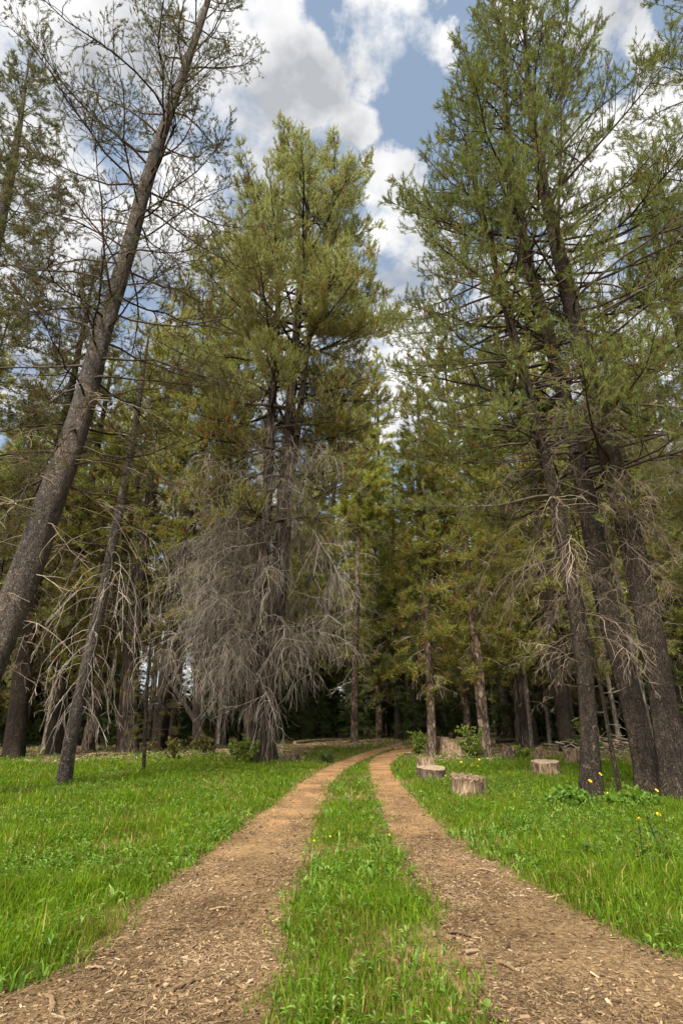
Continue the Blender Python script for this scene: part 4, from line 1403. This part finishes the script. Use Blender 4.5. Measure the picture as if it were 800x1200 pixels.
def slab(name, label, uv, wpx, hpx, thick, seed, rot=0.0, lean=0.1, cat='wood slab', mat='stump_side'):
    rng = np.random.default_rng(seed)
    g = ground(*uv)
    dep = g[1] * CP - CAM_H * SP
    W, H = wpx * dep / F_PX, hpx * dep / F_PX
    nx, nz = 9, 7
    V = []
    for sgn in (-1, 1):
        for i in range(nz):
            for j in range(nx):
                x = (j / (nx - 1) - 0.5) * W * (1 - 0.12 * (i / (nz - 1)))
                z = -0.05 + (H + 0.05) * i / (nz - 1)
                if i == nz - 1:
                    z += rng.normal(0, 0.02 * H / 0.3)
                y = sgn * thick / 2 * (0.75 + 0.25 * math.cos((j / (nx - 1) - 0.5) * 2.6)) + rng.normal(0, 0.004) + 0.02 * math.cos((j / (nx - 1) - .5) * 3)
                V.append((x + rng.normal(0, 0.006), y, z))
    V = np.array(V)
    idx = np.arange(nx * nz).reshape(nz, nx)
    o2 = nx * nz
    q = [np.stack([idx[:-1, :-1], idx[:-1, 1:], idx[1:, 1:], idx[1:, :-1]], -1).reshape(-1, 4)]
    q.append(np.stack([idx[:-1, :-1], idx[1:, :-1], idx[1:, 1:], idx[:-1, 1:]], -1).reshape(-1, 4) + o2)
    for e in (idx[:, 0], idx[:, -1], idx[-1, :]):
        q.append(np.stack([e[:-1], e[1:], e[1:] + o2, e[:-1] + o2], -1))
    o = MB().add(V, np.concatenate(q)).build(name, M[mat], smooth=False, loc=(g[0], g[1], float(gz(g[0], g[1]))))
    o.rotation_euler = (-lean, 0, rot)
    tag(o, label, cat)
    return o


stump('cut_stump', 'low flat topped round stump nearest the right wheel track', (506, 913), 33, 13, 601, side='stump_bark', taper=0.02, lean=(0.1, 0.02))
slab('wood_slab', 'upright pale wood slab behind the low round stump by the track', (499, 908), 22, 19, 0.16, 602, lean=0.12)
stump('weathered_stump', 'weathered cut stump with peeling bark and a dark split right side', (548, 929), 39, 20, 603, jag=0.15, taper=0.1, pieces=5, lean=(0.08, 0.03))
stump('cut_stump', 'pale round stump seat standing in the grass left of the big trunks', (640, 909), 31, 14, 604, taper=0.03, lean=(0.1, -0.03))
slab('wood_slab', 'small upright wood slab behind the pale round stump seat', (633, 899), 11, 20, 0.12, 605, rot=0.3, lean=-0.1)
stump('broken_stump', 'pale splintered stump just left of the leftmost big right trunk', (670, 897), 17, 20, 606, jag=0.3, taper=0.15)
stump('old_stump', 'wide grey rotten stump with furrowed sides between the shaggy and grey pines', (534, 884), 43, 20, 607, jag=0.5, taper=0.16)
stump('dark_stump', 'small dark tilted stump behind the yellow flowers', (594, 890), 15, 15, 608, side='stump_bark', jag=0.2, lean=(0.1, 0.25))
stump('broken_stump', 'short dark rotten stump beside the base of the double trunked pine', (341, 893), 17, 10, 609, side='stump_bark', jag=0.3)


def log(name, label, a_uv, b_uv, wpx, seed, mat='stump_bark', lift=0.0, cat='log'):
    rng = np.random.default_rng(seed)
    ga, gb = ground(*a_uv), ground(*b_uv)
    dep = ga[1] * CP
    r = wpx / 2 * dep / F_PX
    n = 14
    t = np.linspace(0, 1, n)[:, None]
    P = np.array([*ga, 0]) * (1 - t) + np.array([*gb, 0]) * t
    P[:, 2] = gz(P[:, 0], P[:, 1]) + r * 0.75 + lift + 0.25 * r * np.sin(np.linspace(0, 5, n))
    c = P[n // 2].copy()
    v, q = tubes((P - c)[None], (r * (1 - 0.35 * t[:, 0]) * (1 + rng.normal(0, 0.05, n)))[None], 12)
    mb = MB().add(v, q)
    for e, fl in ((0, 1), (n - 1, 0)):
        ring = v[e * 12:(e + 1) * 12]
        cc = ring.mean(0)
        tt = [(i, (i + 1) % 12, 12) if not fl else ((i + 1) % 12, i, 12) for i in range(12)]
        mb.add(np.concatenate([ring, [cc]]), None, tt, mat=1)
    o = mb.build(name, [M[mat], M['stump_top']], loc=tuple(c))
    tag(o, label, cat)
    return o


log('fallen_log', 'long dark fallen log lying in the shade behind the stumps', (578, 872), (660, 868), 6, 701)
log('fallen_log', 'short pale fallen log in front of the brush pile behind the big trunks', (690, 880), (742, 876), 7, 702, mat='stump_side')
log('fallen_log', 'thin log lying at the back of the left meadow', (105, 886), (150, 884), 4, 703, mat='stump_side')
log('fallen_log', 'thin fallen log on the litter left of the sunlit thin pine', (345, 872), (400, 867), 4, 704, mat='stump_side')

# brush pile behind the big trunks
rng = np.random.default_rng(71)
g = ground(722, 880)
n = 150
c = np.stack([rng.normal(0, 1.1, n), rng.normal(0, 0.5, n), np.abs(rng.normal(0.05, 0.25, n))], -1)
az = rng.normal(0, 0.6, n)
d = nrm(np.stack([np.cos(az), np.sin(az), rng.normal(0, 0.2, n)], -1))
L = rng.uniform(0.5, 1.8, n)
P = grow(c - d * L[:, None] / 2, d, L, 6, -0.2, -0.3, 0.1, rng)
P[..., 2] = np.maximum(P[..., 2], 0.01)
v, q = tubes(P, (rng.uniform(0.012, 0.045, n)[:, None] * np.linspace(1, 0.5, 6)[None]), 5)
o = MB().add(v, q, tint=np.repeat(rng.uniform(0, 0.9, n), 30)).build('brush_pile', M['wood_dead'], loc=(g[0], g[1], 0.0))
tag(o, 'heap of dead branches on the ground behind the big right trunks', 'brush pile')


def stick(label, uva, uvb, wpx, seed, mat='chips', name='stick', tint=0.5, arch=0.01):
    rng = np.random.default_rng(seed)
    ga, gb = ground(*uva), ground(*uvb)
    n, k = 14, 9
    t = np.linspace(0, 1, n)
    P = np.stack([np.interp(t, [0, 1], [ga[i], gb[i]]) for i in (0, 1)] + [np.zeros(n)], -1)
    Ln = np.linalg.norm(gb - ga)
    dirv = nrm((gb - ga)[None])[0]
    P[:, :2] += np.outer(np.cumsum(rng.normal(0, 0.025 * Ln, n)), [-dirv[1], dirv[0]])
    r = wpx / 2 * (ga[1] * CP + 0.3) / F_PX
    P[:, 2] = gz(P[:, 0], P[:, 1]) + r * 0.6 + 0.012 + arch * np.sin(t * PI)
    c = P[n // 2].copy()
    R = r * (1.05 - 0.45 * t) * (1 + rng.normal(0, 0.12, n))
    v, q = tubes((P - c)[None], R[None], k)
    v = v.reshape(n, k, 3)
    cz = v.mean(1)[:, None, 2]
    sq = 0.45 if name == 'bark_strip' else 0.9
    v[..., 2] = cz + (v[..., 2] - cz) * sq
    v += rng.normal(0, 0.07 * r, v.shape)
    v[0, :, :2] += np.outer(rng.uniform(-1.5, 1.5, k) * r, dirv)
    v[-1, :, :2] += np.outer(rng.uniform(-1.5, 1.5, k) * r, dirv)
    mb = MB().add(v, q, tint=tint)
    mb.add(np.concatenate([v[0], [v[0].mean(0)]]), None, [((i + 1) % k, i, k) for i in range(k)], tint=0.7)
    mb.add(np.concatenate([v[-1], [v[-1].mean(0)]]), None, [(i, (i + 1) % k, k) for i in range(k)], tint=0.7)
    o = mb.build(name, M[mat], smooth=False, loc=tuple(c))
    tag(o, label, 'stick')


stick('short brown stick lying on the left wheel track in the foreground', (197, 1167), (239, 1154), 5, 801, tint=0.3)
stick('pale forked looking stick lying at the right edge of the right track', (641, 1060), (690, 1052), 2.4, 802, tint=0.65)
stick('pale strip of bark lying crosswise on the right track', (558, 1024), (580, 1028), 3, 803, tint=0.6, name='bark_strip')
stick('dark bark strip at the grassy edge of the right track', (526, 1101), (548, 1107), 5, 804, tint=0.15, name='bark_strip')
stick('short pale bark strip near the middle of the left track', (247, 1067), (272, 1065), 3.2, 805, tint=0.55, name='bark_strip')
stick('curved pale bark strip at the left border of the left track', (103, 1136), (124, 1138), 3.5, 806, tint=0.6, name='bark_strip')
stick('brown bark strip standing near the bottom left corner of the picture', (60, 1166), (62, 1188), 6, 807, tint=0.4, name='bark_strip')
stick('thin brown twig on the right track close to the middle grass', (583, 1137), (606, 1147), 4, 808, tint=0.35, name='twig')


# ------------------------------------------------------------------ shrubs, forbs, flowers
def shrub(name, label, uv, hpx, wpx, leaf, seed, n=40, lsize=0.06, cat='shrub', stems=12, Y=None):
    rng = np.random.default_rng(seed)
    g = ground(*uv)
    dep = g[1] * CP - CAM_H * SP
    H, W = hpx * dep / F_PX, wpx * dep / F_PX
    root = empty(name, (g[0], g[1], float(gz(g[0], g[1]))), label, cat)
    az = rng.uniform(0, 6.28, stems)
    el = np.radians(rng.uniform(35, 85, stems))
    d = np.stack([np.cos(az) * np.cos(el), np.sin(az) * np.cos(el), np.sin(el)], -1)
    L = np.minimum(H / np.maximum(np.sin(el), 0.3), W * 0.75 / np.maximum(np.cos(el), 0.2)) * rng.uniform(0.6, 1.05, stems)
    P = grow(np.concatenate([rng.normal(0, W * 0.1, (stems, 2)), np.full((stems, 1), -0.03)], 1), d, L, 7, 0.1, -0.2, 0.1, rng)
    v, q = tubes(P, np.linspace(0.012, 0.004, 7)[None].repeat(stems, 0) * min(1.5, max(0.5, H)), 5)
    mb = MB().add(v, q, tint=0.4)
    st, d2, L2, o2, s2 = kids(P, L, np.full(stems, max(4, n // 6)), 0.2, 50, 14, lambda a, b: 0.35 * a, 0.9, rng, 0.2)
    P2 = grow(st, d2, L2, 4, 0.1, -0.1, 0.12, rng)
    v, q = tubes(P2, np.full((len(P2), 4), 0.004), 3)
    mb.add(v, q, tint=0.5)
    mb.build('stems', M['wood_live'], root)
    pos = np.concatenate([P2[:, j] for j in (1, 2, 3)] + [P[:, j] for j in (4, 5, 6)])
    lf = MB()
    dr = nrm(rng.normal(0, 1, pos.shape) + [0, 0, 0.6])
    tufts(pos, dr, np.full(len(pos), lsize * 1.3), 7, lsize * 0.75, rng, np.clip(rng.normal(0.55, 0.2, len(pos)), 0, 1), lf, (15, 80), 0.6)
    lf.build('leaves', M[leaf], root, smooth=False)
    return root


shrub('bush', 'light green leafy bush at the right side of the track bend', (490, 884), 24, 26, 'shrub_light', 901, n=40, stems=14)
shrub('bush', 'light green bush hugging the foot of the grey pine behind the stumps', (553, 888), 34, 22, 'shrub_light', 902, n=50, stems=14)
shrub('bush', 'low leafy bush at the foot of the huge double trunked pine', (284, 896), 26, 34, 'shrub_light', 903, n=50, stems=14)
shrub('bush', 'brownish bush in the shade left of the double trunked pine', (240, 888), 22, 34, 'shrub_brown', 904, n=30, stems=9)
shrub('bush', 'sparse brown bush beside the thin dead sapling of the left meadow', (203, 892), 26, 26, 'shrub_brown', 905, n=24, stems=8)
shrub('bush', 'small green bush right of the dark tilted stump', (612, 888), 14, 18, 'shrub_light', 907, n=40, stems=10)
shrub('bush', 'yellow green bush behind the pale splintered stump', (690, 884), 36, 26, 'shrub_light', 908, n=50, stems=12)
shrub('bush', 'dark green leafy patch around the feet of the big right trunks', (738, 948), 16, 90, 'leafy', 909, n=70, stems=30, lsize=0.05)
shrub('bush', 'leafy weeds around the foot of the leftmost big right trunk', (670, 946), 18, 60, 'leafy', 910, n=80, stems=30, lsize=0.05)
shrub('bush', 'tiny dark conifer seedling beside the left rim of the track bend', (384, 893), 11, 12, 'needle_fir', 911, n=40, stems=10, cat='seedling')


def forb(label, uv, hpx, seed, group=None, nl=7, name='tall_forb'):
    rng = np.random.default_rng(seed)
    g = ground(*uv)
    dep = g[1] * CP - CAM_H * SP
    H = hpx * dep / F_PX
    root = empty(name, (g[0], g[1], float(gz(g[0], g[1]))), label, 'plant', group)
    P = grow(np.array([[0, 0, -0.02]]), nrm(np.array([[rng.normal(0, .12), rng.normal(0, .12), 1]])), np.array([H]), 8, 0, 0, 0.04, rng)
    v, q = tubes(P, np.linspace(0.007, 0.003, 8)[None], 6)
    MB().add(v, q, tint=0.3).build('stem', M['forb_dark'], root)
    for i in range(nl):
        s = 0.25 + 0.75 * (i + 0.5) / nl
        j = min(int(s * 7), 6)
        p0 = P[0, j] * (1 - (s * 7 - j)) + P[0, j + 1] * (s * 7 - j) if j < 7 else P[0, 7]
        az = i * 2.4 + rng.uniform(-.4, .4)
        el = math.radians(rng.uniform(25, 60))
        L = rng.uniform(0.16, 0.26) * (1.1 - 0.5 * s)
        Pl = grow(p0[None], np.array([[math.cos(az) * math.cos(el), math.sin(az) * math.cos(el), math.sin(el)]]), np.array([L]), 6, -0.9, -1.6, 0.02, rng)[0]
        sd_ = np.array([-math.sin(az), math.cos(az), 0])
        w = np.array([0.3, 0.9, 1.0, 0.8, 0.45, 0.02]) * L * 0.13
        V = np.stack([Pl - sd_ * w[:, None] + [0, 0, .004], Pl, Pl + sd_ * w[:, None] + [0, 0, .004]], 1).reshape(-1, 3)
        qq = []
        for a in range(5):
            for b2 in range(2):
                k0 = a * 3 + b2
                qq.append((k0, k0 + 1, k0 + 4, k0 + 3))
        MB().add(V, qq, tint=0.35 + 0.4 * rng.uniform()).build('leaf', M['forb_dark'], root)


forb('tall dark leafed herb standing in the right grass, front one of the pair', (754, 1038), 68, 951, nl=9)
forb('tall dark leafed herb standing in the right grass, just right of the front one', (783, 1022), 56, 952, nl=8)
forb('small dark herb in the right grass left of the two tall herbs', (686, 1013), 20, 953, nl=6)
forb('dark leafed herb in the right grass near the foot of the thickest trunk', (783, 995), 24, 954, nl=6)


def flower(label, uv, Y, group, seed, r=0.028):
    rng = np.random.default_rng(seed)
    p, t = at_y(uv[0], uv[1], Y)
    z0 = float(gz(p[0], p[1]))
    H = p[2] - z0
    mb = MB()
    P = np.array([[[rng.normal(0, .03), rng.normal(0, .03), 0], [0, 0, H * 0.5], [0, 0, H]]])
    v, q = tubes(P, np.full((1, 3), 0.003), 4)
    mb.add(v, q, mat=0)
    nrm_ = nrm(np.array([[rng.normal(0, .3), -0.7, 0.8]]))[0]
    a1 = nrm(np.cross(nrm_, [0, 0, 1.0])[None])[0]
    a2 = np.cross(nrm_, a1)
    c = np.array([0, 0, H])
    for i in range(11):
        an = i * 2 * PI / 11
        d = a1 * math.cos(an) + a2 * math.sin(an)
        s_ = np.cross(nrm_, d)
        V = [c + d * 0.25 * r, c + d * 0.75 * r + s_ * 0.2 * r + nrm_ * .1 * r, c + d * 1.15 * r, c + d * 0.75 * r - s_ * 0.2 * r + nrm_ * .1 * r]
        mb.add(V, [(0, 1, 2, 3)], mat=1)
    ring = [c + nrm_ * 0.003 + (a1 * math.cos(i * PI / 4) + a2 * math.sin(i * PI / 4)) * 0.35 * r for i in range(8)]
    mb.add(ring + [c + nrm_ * 0.3 * r], None, [(i, (i + 1) % 8, 8) for i in range(8)], mat=2)
    o = mb.build('yellow_flower', [M['forb_dark'], M['yellow'], M['flower_eye']], smooth=False, loc=(p[0], p[1], z0))
    tag(o, label, 'flower', group)


for i, uv in enumerate([(646, 932), (669, 926), (676, 934), (684, 937), (691, 915), (703, 907), (732, 937), (743, 924), (754, 937), (769, 926), (771, 954), (785, 969), (748, 960), (712, 930), (762, 940)]):
    flower('small yellow daisy in the grass at the feet of the big right trunks', uv, 9.1 + 0.1 * (i % 4) if uv[1] < 945 else 7.6, 'yellow daisies by the big trunks', 960 + i, 0.028)
for i, uv in enumerate([(560, 898), (566, 902), (576, 901), (561, 890), (553, 897), (540, 893), (570, 907)]):
    flower('small yellow daisy in the grass between the cut stumps and grey pine', uv, 15.5 + 0.3 * (i % 4), 'yellow daisies by the stumps', 980 + i, 0.032)
for i, uv in enumerate([(368, 985), (387, 980), (456, 978)]):
    flower('tiny yellow bloom in the grass strip between the wheel tracks', uv, 5.8 + 0.2 * i, 'yellow blooms between the wheel tracks', 990 + i, 0.009)
